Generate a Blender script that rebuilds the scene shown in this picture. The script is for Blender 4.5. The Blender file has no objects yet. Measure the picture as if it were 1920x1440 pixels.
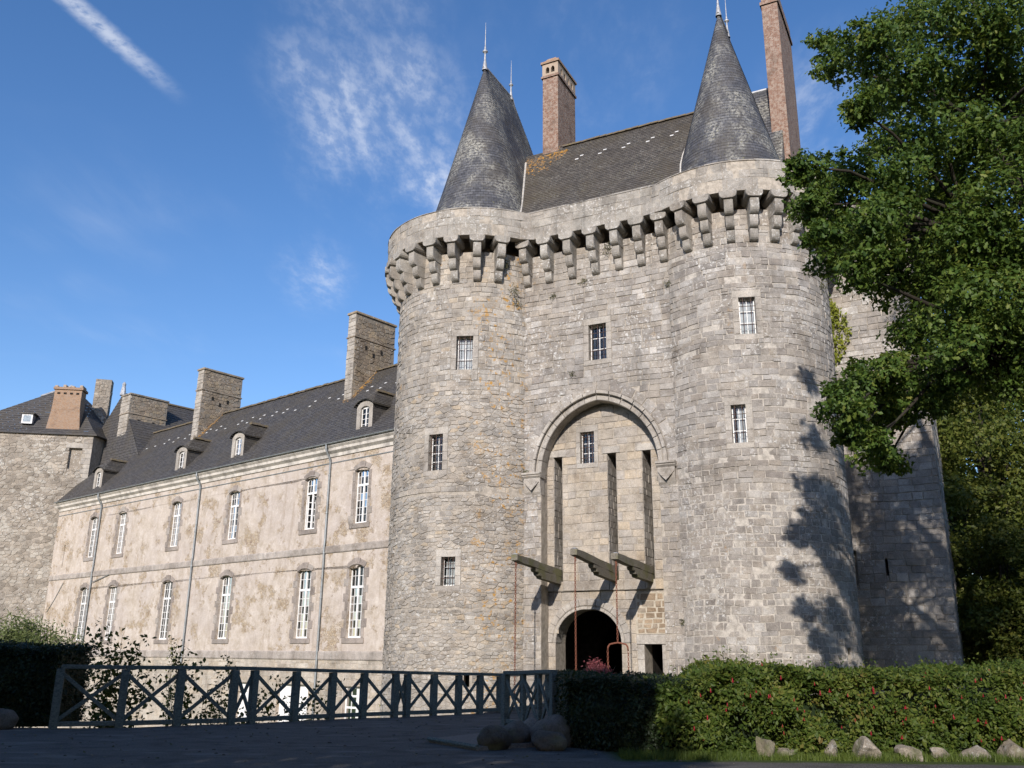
import bpy, bmesh, math, random
import numpy as np
from math import radians, sin, cos, pi, hypot, atan2, degrees
from mathutils import Vector, Matrix
from mathutils.geometry import tessellate_polygon
random.seed(7)
SC = bpy.context.scene
COL = SC.collection

# ------------------------------------------------------------------ camera
PITCH, ROLL, EYE = radians(16.8), radians(0.6), 1.6
cam_d = bpy.data.cameras.new('camera')
cam_d.sensor_width = 36.0
cam_d.lens = 36.0*1700/1920
cam_d.clip_start, cam_d.clip_end = 0.1, 5000
cam = bpy.data.objects.new('camera', cam_d)
COL.objects.link(cam)
fw = Vector((0, cos(PITCH), sin(PITCH)))
up0 = Vector((0, -sin(PITCH), cos(PITCH)))
rt0 = Vector((1, 0, 0))
rt = rt0*cos(ROLL)+up0*sin(ROLL)
up = -rt0*sin(ROLL)+up0*cos(ROLL)
cam.matrix_world = Matrix(((rt.x, up.x, -fw.x, 0), (rt.y, up.y, -fw.y, 0), (rt.z, up.z, -fw.z, EYE), (0, 0, 0, 1)))
SC.camera = cam

# ------------------------------------------------------------------ light
SUN_AZ, SUN_EL = radians(13.8), radians(25.0)      # the light travels forward and a little to the right
travel = Vector((sin(SUN_AZ)*cos(SUN_EL), cos(SUN_AZ)*cos(SUN_EL), -sin(SUN_EL)))
sun_d = bpy.data.lights.new('sun', 'SUN')
sun_d.energy = 4.3
sun_d.angle = radians(0.53)
sun_d.color = (1.0, 0.925, 0.86)
sun = bpy.data.objects.new('sun', sun_d)
COL.objects.link(sun)
sun.rotation_euler = travel.to_track_quat('-Z', 'Y').to_euler()
sun.location = (-20, -60, 60)

world = bpy.data.worlds.new('World')
SC.world = world
world.use_nodes = True
SKY_STRENGTH = 0.138


def build_world():
    nt = world.node_tree
    N, L = nt.nodes, nt.links
    N.clear()
    out = N.new('ShaderNodeOutputWorld')
    bg = N.new('ShaderNodeBackground')
    sky = N.new('ShaderNodeTexSky')
    sky.sky_type = 'NISHITA'
    sky.sun_disc = False
    sky.sun_elevation = SUN_EL
    sky.sun_rotation = pi+SUN_AZ
    sky.altitude = 100
    sky.air_density = 1.0
    sky.dust_density = 0.35
    sky.ozone_density = 2.2
    tc = N.new('ShaderNodeTexCoord')
    nrm = N.new('ShaderNodeVectorMath'); nrm.operation = 'NORMALIZE'
    L.new(tc.outputs['Generated'], nrm.inputs[0])
    d = nrm.outputs[0]

    def math_(op, a, b=None, c=None, clamp=False):
        m = N.new('ShaderNodeMath'); m.operation = op; m.use_clamp = clamp
        for i, v in enumerate((a, b, c)):
            if v is None:
                continue
            if isinstance(v, (int, float)):
                m.inputs[i].default_value = v
            else:
                L.new(v, m.inputs[i])
        return m.outputs[0]

    def dot(vec):
        m = N.new('ShaderNodeVectorMath'); m.operation = 'DOT_PRODUCT'
        L.new(d, m.inputs[0]); m.inputs[1].default_value = vec
        return m.outputs['Value']

    # project the direction on a flat cloud layer
    sep = N.new('ShaderNodeSeparateXYZ'); L.new(d, sep.inputs[0])
    zc = math_('MAXIMUM', sep.outputs[2], 0.06)
    px = math_('DIVIDE', sep.outputs[0], zc)
    py = math_('DIVIDE', sep.outputs[1], zc)
    cmb = N.new('ShaderNodeCombineXYZ'); L.new(px, cmb.inputs[0]); L.new(py, cmb.inputs[1])

    def noise(scale, detail, rough, vec=cmb.outputs[0], dist=0.0, stretch=None, rot=0.0):
        mp = N.new('ShaderNodeMapping')
        L.new(vec, mp.inputs[0])
        if stretch:
            mp.inputs['Scale'].default_value = stretch
        mp.inputs['Rotation'].default_value = (0, 0, rot)
        n_ = N.new('ShaderNodeTexNoise')
        n_.inputs['Scale'].default_value = scale
        n_.inputs['Detail'].default_value = detail
        n_.inputs['Roughness'].default_value = rough
        n_.inputs['Distortion'].default_value = dist
        L.new(mp.outputs[0], n_.inputs['Vector'])
        return n_.outputs['Fac']

    def ramp(v, lo, hi):
        m = N.new('ShaderNodeMapRange'); m.interpolation_type = 'SMOOTHSTEP'
        m.inputs[1].default_value = lo; m.inputs[2].default_value = hi
        L.new(v, m.inputs[0])
        return m.outputs[0]

    big = noise(1.3, 3, 0.5)
    wisps = ramp(noise(4.2, 9, 0.62, dist=0.25, stretch=(1.0, 0.30, 1), rot=0.75), 0.36, 0.82)
    flecks = ramp(noise(30.0, 6, 0.62, dist=0.1, stretch=(1, 0.55, 1), rot=-0.5), 0.38, 0.66)
    # cloud fields: direction and angular reach
    field = None
    for v, r0, r1, k in (((-0.135, 0.835, 0.533), 0.105, 0.012, 0.95), ((-0.095, 0.862, 0.498), 0.085, 0.008, 0.95), ((-0.15, 0.75, 0.645), 0.10, 0.01, 0.28), ((-0.212, 0.795, 0.568), 0.06, 0.01, 0.3),
                         ((-0.213, 0.895, 0.392), 0.045, 0.004, 0.6), ((0.325, 0.79, 0.52), 0.09, 0.01, 0.55),
                         ((0.07, 0.80, 0.59), 0.12, 0.01, 0.2), ((-0.62, -0.55, 0.56), 0.3, 0.02, 0.8), ((0.7, -0.35, 0.62), 0.28, 0.02, 0.7)):
        vn = Vector(v).normalized()
        ang = math_('ARCCOSINE', math_('MINIMUM', dot(vn), 0.99999))
        g = math_('MULTIPLY', ramp(ang, r0*1.25, r1), k)
        field = g if field is None else math_('MAXIMUM', field, g)
    body = math_('MULTIPLY', field, math_('MULTIPLY', math_('ADD', math_('MULTIPLY', flecks, 0.65), 0.35), math_('MULTIPLY', wisps, 1.0)))
    veil = math_('MULTIPLY', ramp(big, 0.50, 0.78), math_('MULTIPLY', wisps, 0.20))
    # the aircraft trail
    a = Vector((-0.425, 0.690, 0.586)).normalized(); b = Vector((-0.336, 0.777, 0.532)).normalized()
    nn = a.cross(b).normalized()
    dist = math_('ABSOLUTE', math_('ADD', dot(nn), math_('MULTIPLY', math_('SUBTRACT', noise(30, 3, 0.6), 0.5), 0.006)))
    t = dot((b-a).normalized())
    ta, tb = a.dot((b-a).normalized()), b.dot((b-a).normalized())
    along = math_('DIVIDE', math_('SUBTRACT', t, ta), tb-ta)
    edge = N.new('ShaderNodeMapRange'); edge.interpolation_type = 'SMOOTHSTEP'
    L.new(dist, edge.inputs[0]); edge.inputs[1].default_value = 0.0125; edge.inputs[2].default_value = 0.0
    trail = math_('MULTIPLY', edge.outputs[0], math_('MULTIPLY', ramp(along, 1.15, 0.45), ramp(noise(42, 4, 0.6), 0.15, 0.62)))
    front = math_('GREATER_THAN', dot(a), 0.2)
    trail = math_('MULTIPLY', math_('MULTIPLY', trail, front), 0.50)
    fac = math_('ADD', math_('MAXIMUM', math_('MULTIPLY', body, 1.08), veil), trail, clamp=True)
    fac = math_('MULTIPLY', fac, ramp(sep.outputs[2], 0.02, 0.2))
    mix = N.new('ShaderNodeMix'); mix.data_type = 'RGBA'
    hue = N.new('ShaderNodeHueSaturation'); hue.inputs['Saturation'].default_value = 1.25
    hue.inputs['Value'].default_value = 1.0
    tintn = N.new('ShaderNodeMix'); tintn.data_type = 'RGBA'; tintn.blend_type = 'MULTIPLY'; tintn.inputs[0].default_value = 1.0
    tintn.inputs[7].default_value = (1.08, 1.0, 1.04, 1)
    L.new(sky.outputs[0], tintn.inputs[6])
    L.new(tintn.outputs[2], hue.inputs['Color'])
    L.new(fac, mix.inputs[0]); L.new(hue.outputs[0], mix.inputs[6])
    mix.inputs[7].default_value = (5.8, 6.0, 6.4, 1)
    L.new(mix.outputs[2], bg.inputs['Color'])
    bg.inputs['Strength'].default_value = SKY_STRENGTH
    L.new(bg.outputs[0], out.inputs['Surface'])


build_world()
SC.view_settings.view_transform = 'Standard'
SC.view_settings.look = 'None'
SC.view_settings.exposure = 0.32
SC.view_settings.gamma = 1.0
SC.view_settings.use_curve_mapping = False
SC.render.engine = 'CYCLES'
SC.cycles.max_bounces = 6
SC.cycles.diffuse_bounces = 2
SC.cycles.transparent_max_bounces = 6
SC.cycles.caustics_reflective = False
SC.cycles.caustics_refractive = False
try:
    SC.cycles.use_denoising = True
except Exception:
    pass

# ------------------------------------------------------------------ frames of reference
GA = radians(63.0)
GO = Vector((3.3535, 41.0, 0))
Ge = Vector((sin(GA), -cos(GA), 0))
Gn = Vector((-cos(GA), -sin(GA), 0))
WO = Vector((-6.2212, 47.0, 0))
Ww = Vector((-0.76227, 0.64726, 0))
Wn = Vector((-0.64726, -0.76227, 0))
Z = Vector((0, 0, 1))


def GP(u, v, z):
    return GO+Ge*u+Gn*v+Z*z


def WP(s, d, z):
    return WO+Ww*s-Wn*d+Z*z


def frame(o, x, y):
    return Matrix(((x.x, y.x, 0, o.x), (x.y, y.y, 0, o.y), (x.z, y.z, 1, o.z), (0, 0, 0, 1)))


def GM(u, v, z):            # local x to the left, y out of the wall, z up
    return frame(GP(u, v, z), -Ge, Gn)


def WM_(s, d, z):
    return frame(WP(s, d, z), Ww, Wn)


LC, LR = (-6.8, -2.0), 4.25     # the two round towers in the gate frame
RC, RR = (6.75, -3.4), 4.15
Z_CORB, Z_PAR, Z_TOP = 19.45, 21.62, 23.1
OVER = 0.8
RECESS = -0.7
WTOP = 21.05

# ------------------------------------------------------------------ object helpers
WMAT = {}


def add(name, mesh, mat=None, parent=None, M=None, smooth=False):
    o = bpy.data.objects.new(name, mesh)
    COL.objects.link(o)
    M = M or Matrix.Identity(4)
    if parent is not None:
        o.parent = parent
        o.matrix_parent_inverse = WMAT[parent.name].inverted()
    o.matrix_basis = M
    WMAT[o.name] = M.copy()
    if mat is not None and mesh is not None and not mesh.materials:
        mesh.materials.append(mat)
    if smooth and mesh is not None:
        mesh.polygons.foreach_set('use_smooth', [True]*len(mesh.polygons))
    return o


def tag(o, label=None, cat=None, group=None, kind=None):
    if label:
        o['label'] = label
    if cat:
        o['category'] = cat
    if group:
        o['group'] = group
    if kind:
        o['kind'] = kind
    return o


def thing(name, loc, label, cat, group=None):
    return tag(add(name, None, M=Matrix.Translation(Vector(loc))), label, cat, group)


class MB:
    def __init__(s):
        s.v, s.f, s.t, s.uv = [], [], [], []
        s.has_uv = False

    def poly(s, pts, tint=0.0, uv=None):
        i = len(s.v)
        s.v += [tuple(p) for p in pts]
        s.f.append(tuple(range(i, i+len(pts))))
        s.t.append(tint)
        s.uv.append(uv)
        if uv:
            s.has_uv = True

    def box(s, p0, p1, M=None, tint=0.0, bev=0.0):
        x0, y0, z0 = p0
        x1, y1, z1 = p1
        if bev <= 0:
            c = [(x0, y0, z0), (x1, y0, z0), (x1, y1, z0), (x0, y1, z0), (x0, y0, z1), (x1, y0, z1), (x1, y1, z1), (x0, y1, z1)]
            fs = [(0, 3, 2, 1), (4, 5, 6, 7), (0, 1, 5, 4), (1, 2, 6, 5), (2, 3, 7, 6), (3, 0, 4, 7)]
        else:
            bm = bmesh.new()
            bmesh.ops.create_cube(bm, size=1)
            for v in bm.verts:
                v.co = Vector((x0+(v.co.x+.5)*(x1-x0), y0+(v.co.y+.5)*(y1-y0), z0+(v.co.z+.5)*(z1-z0)))
            bmesh.ops.bevel(bm, geom=bm.edges[:], offset=bev, segments=1, affect='EDGES', profile=0.5)
            bm.verts.index_update()
            c = [tuple(v.co) for v in bm.verts]
            fs = [tuple(v.index for v in f.verts) for f in bm.faces]
            bm.free()
        i = len(s.v)
        if M is not None:
            c = [tuple(M @ Vector(q)) for q in c]
        s.v += c
        for f in fs:
            s.f.append(tuple(i+k for k in f)); s.t.append(tint); s.uv.append(None)

    def tube(s, pts, rad, sides=8, cap=True, tint=0.0):
        pts = [Vector(p) for p in pts]
        n = len(pts)
        rad = [rad]*n if isinstance(rad, (int, float)) else rad
        ref = Vector((0.31, 0.87, 0.39)).normalized()
        base = len(s.v)
        for i, p in enumerate(pts):
            t = (pts[min(i+1, n-1)]-pts[max(i-1, 0)])
            t = t.normalized() if t.length > 1e-6 else Vector((0, 0, 1))
            a = t.cross(ref)
            if a.length < 1e-3:
                a = t.cross(Vector((1, 0, 0)))
            a.normalize()
            b = t.cross(a)
            for k in range(sides):
                an = 2*pi*k/sides
                s.v.append(tuple(p+(a*cos(an)+b*sin(an))*rad[i]))
        for i in range(n-1):
            for k in range(sides):
                k2 = (k+1) % sides
                s.f.append((base+i*sides+k, base+i*sides+k2, base+(i+1)*sides+k2, base+(i+1)*sides+k)); s.t.append(tint); s.uv.append(None)
        if cap:
            s.f.append(tuple(base+k for k in range(sides))[::-1]); s.t.append(tint); s.uv.append(None)
            s.f.append(tuple(base+(n-1)*sides+k for k in range(sides))); s.t.append(tint); s.uv.append(None)

    def loft(s, loops, closed=True, tint=0.0):
        b = len(s.v)
        m = len(loops[0])
        for lp in loops:
            s.v += [tuple(p) for p in lp]
        for i in range(len(loops)-1):
            for k in range(m if closed else m-1):
                k2 = (k+1) % m
                s.f.append((b+i*m+k, b+i*m+k2, b+(i+1)*m+k2, b+(i+1)*m+k)); s.t.append(tint); s.uv.append(None)

    def prism(s, prof, h0, h1, M, tint=0.0):
        """prof: list of (y, z); extruded along local x from h0 to h1"""
        n = len(prof)
        i = len(s.v)
        for x in (h0, h1):
            s.v += [tuple(M @ Vector((x, y, z))) for y, z in prof]
        for k in range(n):
            k2 = (k+1) % n
            s.f.append((i+k, i+k2, i+n+k2, i+n+k)); s.t.append(tint); s.uv.append(None)
        s.f.append(tuple(i+k for k in range(n))[::-1]); s.t.append(tint); s.uv.append(None)
        s.f.append(tuple(i+n+k for k in range(n))); s.t.append(tint); s.uv.append(None)

    def mesh(s, name, fix=True):
        me = bpy.data.meshes.new(name)
        me.from_pydata(s.v, [], s.f)
        at = me.attributes.new('tint', 'FLOAT', 'FACE')
        at.data.foreach_set('value', np.array(s.t, dtype=np.float32))
        if s.has_uv:
            lay = me.uv_layers.new(name='UVMap')
            arr = []
            for f, uv in zip(s.f, s.uv):
                arr += list(uv) if uv else [(0, 0)]*len(f)
            lay.data.foreach_set('uv', np.array(arr, dtype=np.float32).ravel())
        if fix and len(s.f) < 30000:
            bm = bmesh.new(); bm.from_mesh(me)
            bmesh.ops.recalc_face_normals(bm, faces=bm.faces[:])
            bm.to_mesh(me); bm.free()
        me.update()
        return me

    def obj(s, name, mat, parent=None, M=None, smooth=False, fix=True):
        return add(name, s.mesh(name, fix), mat, parent, M, smooth)


# ------------------------------------------------------------------ materials
def new_mat(name):
    m = bpy.data.materials.new(name)
    m.use_nodes = True
    nt = m.node_tree
    nt.nodes.clear()
    return m, nt


class NT:
    """short hand for node trees"""
    def __init__(s, name):
        s.m, s.nt = new_mat(name)
        s.N, s.L = s.nt.nodes, s.nt.links
        s.out = s.N.new('ShaderNodeOutputMaterial')
        s.geo = s.N.new('ShaderNodeNewGeometry')
        s.pos = s.geo.outputs['Position']

    def n(s, t, **kw):
        x = s.N.new(t)
        for k, v in kw.items():
            setattr(x, k, v)
        return x

    def set(s, sock, v):
        if isinstance(v, (int, float)):
            sock.default_value = v
        elif isinstance(v, tuple):
            sock.default_value = v if len(v) != 3 or sock.type != 'RGBA' else (*v, 1)
        else:
            s.L.new(v, sock)

    def math(s, op, a, b=None, clamp=False):
        x = s.n('ShaderNodeMath', operation=op, use_clamp=clamp)
        s.set(x.inputs[0], a)
        if b is not None:
            s.set(x.inputs[1], b)
        return x.outputs[0]

    def map(s, vec, scale=(1, 1, 1), rot=(0, 0, 0), loc=(0, 0, 0)):
        x = s.n('ShaderNodeMapping')
        s.L.new(vec, x.inputs[0])
        x.inputs['Scale'].default_value = scale
        x.inputs['Rotation'].default_value = rot
        x.inputs['Location'].default_value = loc
        return x.outputs[0]

    def noise(s, scale, detail=4, rough=0.55, vec=None, dist=0.0, color=False):
        x = s.n('ShaderNodeTexNoise')
        s.L.new(vec or s.pos, x.inputs['Vector'])
        x.inputs['Scale'].default_value = scale
        x.inputs['Detail'].default_value = detail
        x.inputs['Roughness'].default_value = rough
        x.inputs['Distortion'].default_value = dist
        return x.outputs['Color' if color else 'Fac']

    def voronoi(s, scale, vec=None, feature='F1', rnd=1.0):
        x = s.n('ShaderNodeTexVoronoi', feature=feature)
        s.L.new(vec or s.pos, x.inputs['Vector'])
        x.inputs['Scale'].default_value = scale
        x.inputs['Randomness'].default_value = rnd
        return x

    def range(s, v, a, b, c=0.0, d=1.0, smooth=True):
        x = s.n('ShaderNodeMapRange')
        if smooth:
            x.interpolation_type = 'SMOOTHSTEP'
        s.set(x.inputs[0], v)
        for i, q in enumerate((a, b, c, d)):
            x.inputs[i+1].default_value = q
        return x.outputs[0]

    def ramp(s, v, stops, interp='LINEAR'):
        x = s.n('ShaderNodeValToRGB')
        x.color_ramp.interpolation = interp
        el = x.color_ramp.elements
        while len(el) > 1:
            el.remove(el[-1])
        el[0].position = stops[0][0]
        el[0].color = (*stops[0][1], 1)
        for p, c in stops[1:]:
            q = el.new(p)
            q.color = (*c, 1)
        s.set(x.inputs[0], v)
        return x.outputs[0]

    def mix(s, f, a, b, mode='MIX'):
        x = s.n('ShaderNodeMix', data_type='RGBA', blend_type=mode)
        s.set(x.inputs[0], f)
        s.set(x.inputs[6], a)
        s.set(x.inputs[7], b)
        return x.outputs[2]

    def attr(s, name='tint'):
        x = s.n('ShaderNodeAttribute', attribute_name=name)
        return x.outputs['Fac']

    def orand(s):
        return s.n('ShaderNodeObjectInfo').outputs['Random']

    def tint(s):
        return s.math('FRACT', s.math('ADD', s.attr(), s.math('MULTIPLY', s.orand(), 1.0)))

    def xyz(s):
        x = s.n('ShaderNodeSeparateXYZ')
        s.L.new(s.pos, x.inputs[0])
        return x.outputs

    def bump(s, h, strength=0.5, dist=0.05, normal=None):
        x = s.n('ShaderNodeBump')
        x.inputs['Strength'].default_value = strength
        x.inputs['Distance'].default_value = dist
        s.L.new(h, x.inputs['Height'])
        if normal is not None:
            s.L.new(normal, x.inputs['Normal'])
        return x.outputs[0]

    def bsdf(s, color, rough=0.9, normal=None, spec=0.2, metal=0.0):
        x = s.n('ShaderNodeBsdfPrincipled')
        s.set(x.inputs['Base Color'], color)
        s.set(x.inputs['Roughness'], rough)
        x.inputs['Specular IOR Level'].default_value = spec
        x.inputs['Metallic'].default_value = metal
        if normal is not None:
            s.L.new(normal, x.inputs['Normal'])
        s.L.new(x.outputs[0], s.out.inputs['Surface'])
        return x


def mat_stone(name, ramp, lichen=0.5, orange=0.0, dark=0.35, bumpk=0.7, green=0.0):
    s = NT(name)
    t = s.tint()
    base = s.ramp(t, ramp)
    big = s.noise(0.33, 4, 0.6)
    mid = s.noise(2.6, 5, 0.65)
    fine = s.noise(26, 5, 0.7)
    streak = s.noise(1.0, 5, 0.62, vec=s.map(s.pos, (1.5, 1.5, 0.16)))
    c = s.mix(s.range(big, 0.4, 0.68, 0, 0.45), base, (0.28, 0.25, 0.216), 'MIX')
    wx = s.noise(0.9, 6, 0.68, vec=s.map(s.pos, loc=(8, 1, 6)))
    c = s.mix(0.9, c, s.ramp(wx, [(0.30, (0.62, 0.585, 0.54)), (0.48, (0.95, 0.94, 0.92)), (0.62, (1.12, 1.11, 1.09)), (0.75, (1.35, 1.34, 1.32))]), 'MULTIPLY')
    c = s.mix(0.75, c, s.ramp(mid, [(0.25, (0.62, 0.60, 0.58)), (0.5, (1, 1, 1)), (0.75, (1.22, 1.18, 1.12))]), 'MULTIPLY')
    c = s.mix(0.65, c, s.ramp(fine, [(0.28, (0.36, 0.35, 0.34)), (0.5, (1, 1, 1)), (0.74, (1.5, 1.48, 1.45))]), 'MULTIPLY')
    speck = s.range(s.noise(60, 3, 0.6), 0.60, 0.72)
    c = s.mix(s.math('MULTIPLY', speck, 0.35), c, (0.05, 0.045, 0.04))
    c = s.mix(s.range(streak, 0.52, 0.75, 0, dark), c, (0.085, 0.08, 0.072))
    # pale crusty lichen
    l1 = s.range(s.noise(7.0, 7, 0.75, dist=0.3), 0.53, 0.62)
    l2 = s.range(s.noise(0.5, 4, 0.6, vec=s.map(s.pos, loc=(3, 9, 4))), 0.42, 0.60)
    c = s.mix(s.math('MULTIPLY', s.math('MULTIPLY', l1, l2), lichen), c, (0.60, 0.59, 0.555))
    if green > 0:
        g = s.math('MULTIPLY', s.range(s.noise(1.7, 5, 0.6, vec=s.map(s.pos, loc=(7, 2, 1))), 0.5, 0.68), green)
        c = s.mix(g, c, (0.11, 0.12, 0.055))
    if orange > 0:
        o1 = s.range(s.noise(4.2, 6, 0.7, vec=s.map(s.pos, loc=(1, 4, 8))), 0.545, 0.60)
        # it grows on the flank of the round tower that turns to the gate, and thinly elsewhere
        p = GP(-3.6, 1.1, 0)
        dx = s.n('ShaderNodeVectorMath', operation='DISTANCE')
        x, y, z = s.xyz()
        cb = s.n('ShaderNodeCombineXYZ')
        s.L.new(x, cb.inputs[0]); s.L.new(y, cb.inputs[1])
        s.L.new(cb.outputs[0], dx.inputs[0])
        dx.inputs[1].default_value = p
        near = s.range(dx.outputs['Value'], 2.3, 0.5)
        near = s.math('MULTIPLY', near, s.range(s.noise(0.9, 3, 0.5), 0.42, 0.58))
        amt = s.math('MULTIPLY', o1, s.math('MAXIMUM', near, s.range(s.noise(0.9, 3, 0.5), 0.64, 0.72, 0, 0.6)))
        c = s.mix(s.math('MULTIPLY', amt, orange), c, (0.40, 0.225, 0.06))
    h = s.math('ADD', s.math('MULTIPLY', mid, 0.6), s.math('MULTIPLY', fine, 0.4))
    s.bsdf(c, 0.93, s.bump(h, bumpk, 0.045), 0.15)
    return s.m


GREYS = [(0.0, (0.225, 0.206, 0.190)), (0.15, (0.325, 0.303, 0.277)), (0.35, (0.265, 0.251, 0.237)), (0.5, (0.355, 0.325, 0.285)), (0.65, (0.295, 0.264, 0.230)), (0.8, (0.335, 0.32, 0.30)), (0.92, (0.435, 0.415, 0.388)), (1.0, (0.235, 0.217, 0.198))]
WARM = [(0.0, (0.25, 0.23, 0.207)), (0.2, (0.36, 0.336, 0.30)), (0.42, (0.305, 0.289, 0.267)), (0.6, (0.40, 0.363, 0.312)), (0.78, (0.335, 0.30, 0.258)), (0.9, (0.45, 0.43, 0.395)), (0.97, (0.42, 0.35, 0.26)), (1.0, (0.265, 0.245, 0.22))]
BROWN = [(0.0, (0.20, 0.165, 0.13)), (0.3, (0.29, 0.24, 0.185)), (0.6, (0.24, 0.215, 0.18)), (0.85, (0.33, 0.27, 0.19)), (1.0, (0.22, 0.18, 0.14))]
M_ASHLAR = mat_stone('granite_ashlar', GREYS, 0.85, 0.45, 0.5)
M_RUBBLE = mat_stone('granite_rubble', WARM, 0.7, 1.0, 0.35)
M_DRESSED = mat_stone('dressed_granite', [(0, (0.36, 0.335, 0.30)), (0.5, (0.42, 0.395, 0.355)), (1, (0.34, 0.315, 0.285))], 0.35, 0.15, 0.35, 0.4)
M_PARAPET = mat_stone('parapet_granite', [(0, (0.26, 0.247, 0.225)), (0.4, (0.345, 0.325, 0.295)), (0.7, (0.295, 0.28, 0.252)), (1, (0.37, 0.355, 0.325))], 0.8, 0.1, 0.65, 0.8)
M_CHIMSTONE = mat_stone('chimney_rubble', BROWN, 0.55, 0.3, 0.45)
M_QUOIN = mat_stone('quoin_granite', [(0, (0.27, 0.235, 0.215)), (0.35, (0.33, 0.29, 0.26)), (0.65, (0.24, 0.21, 0.19)), (1, (0.36, 0.33, 0.30))], 0.25, 0.0, 0.3, 0.35)
M_FARSTONE = mat_stone('far_tower_rubble', [(0, (0.22, 0.195, 0.165)), (0.5, (0.35, 0.31, 0.26)), (0.8, (0.40, 0.375, 0.33)), (1, (0.27, 0.24, 0.205))], 0.9, 0.0, 0.35)
M_BOULDER = mat_stone('boulder_granite', [(0, (0.065, 0.06, 0.054)), (1, (0.095, 0.088, 0.078))], 0.1, 0.0, 0.5, green=0.6)
M_EDGING = mat_stone('edging_granite', [(0, (0.20, 0.18, 0.15)), (1, (0.28, 0.245, 0.195))], 0.4, 0.0, 0.5, green=0.7)


def mat_mortar(name, col, k=0.25):
    s = NT(name)
    a = s.noise(5, 5, 0.65)
    b = s.noise(40, 4, 0.7)
    c = s.mix(s.range(a, 0.3, 0.7), tuple(q*(1-k) for q in col), tuple(q*(1+k) for q in col))
    c = s.mix(0.5, c, s.ramp(b, [(0.3, (0.6, 0.6, 0.6)), (0.6, (1.15, 1.15, 1.15))]), 'MULTIPLY')
    s.bsdf(c, 0.95, s.bump(b, 0.6, 0.02), 0.1)
    return s.m


M_MORTAR = mat_mortar('lime_mortar', (0.37, 0.33, 0.275))
M_MORTAR_D = mat_mortar('old_mortar', (0.24, 0.215, 0.18))


def mat_plaster():
    s = NT('lime_plaster')
    big = s.noise(0.42, 5, 0.6)
    mid = s.noise(1.5, 6, 0.62, dist=0.3)
    fine = s.noise(16, 5, 0.65)
    streak = s.noise(1.0, 5, 0.6, vec=s.map(s.pos, (2.2, 2.2, 0.22)))
    c = s.ramp(mid, [(0.28, (0.375, 0.315, 0.25)), (0.44, (0.47, 0.405, 0.335)), (0.58, (0.53, 0.465, 0.40)), (0.75, (0.62, 0.56, 0.49))])
    c = s.mix(s.range(big, 0.42, 0.66, 0, 0.5), c, (0.45, 0.395, 0.36))
    blot = s.noise(4.5, 7, 0.72, dist=0.5)
    c = s.mix(s.range(blot, 0.5, 0.7, 0, 0.4), c, (0.36, 0.29, 0.22))
    c = s.mix(s.range(blot, 0.46, 0.3, 0, 0.5), c, (0.66, 0.61, 0.55))
    c = s.mix(s.range(streak, 0.54, 0.74, 0, 0.5), c, (0.29, 0.225, 0.165))
    c = s.mix(0.55, c, s.ramp(fine, [(0.3, (0.76, 0.75, 0.74)), (0.6, (1.08, 1.08, 1.08))]), 'MULTIPLY')
    # places where the coat has fallen and the ochre rubble shows
    lost = s.range(s.noise(0.75, 9, 0.74, dist=0.2, vec=s.map(s.pos, loc=(5, 3, 11))), 0.515, 0.585)
    vv = s.map(s.pos, (1, 1, 1.35))
    v1 = s.voronoi(5.2, vv)
    v2 = s.voronoi(5.2, vv, 'DISTANCE_TO_EDGE')
    st = s.n('ShaderNodeSeparateColor')
    s.L.new(v1.outputs['Color'], st.inputs[0])
    sc = s.ramp(st.outputs[0], [(0, (0.29, 0.215, 0.14)), (0.35, (0.42, 0.33, 0.22)), (0.6, (0.36, 0.30, 0.235)), (0.8, (0.47, 0.385, 0.28)), (1, (0.25, 0.185, 0.14))])
    sc = s.mix(s.range(v2.outputs['Distance'], 0.0, 0.09), (0.53, 0.43, 0.32), sc)
    sc = s.mix(0.6, sc, s.ramp(fine, [(0.3, (0.65, 0.65, 0.65)), (0.65, (1.15, 1.15, 1.15))]), 'MULTIPLY')
    c = s.mix(s.math('MULTIPLY', lost, 0.9), c, sc)
    h = s.math('SUBTRACT', s.math('MULTIPLY', fine, 0.35), s.math('MULTIPLY', lost, s.math('SUBTRACT', 1.0, s.range(v2.outputs['Distance'], 0.0, 0.1))))
    s.bsdf(c, 0.93, s.bump(h, 0.7, 0.04), 0.15)
    return s.m


M_PLASTER = mat_plaster()


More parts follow.
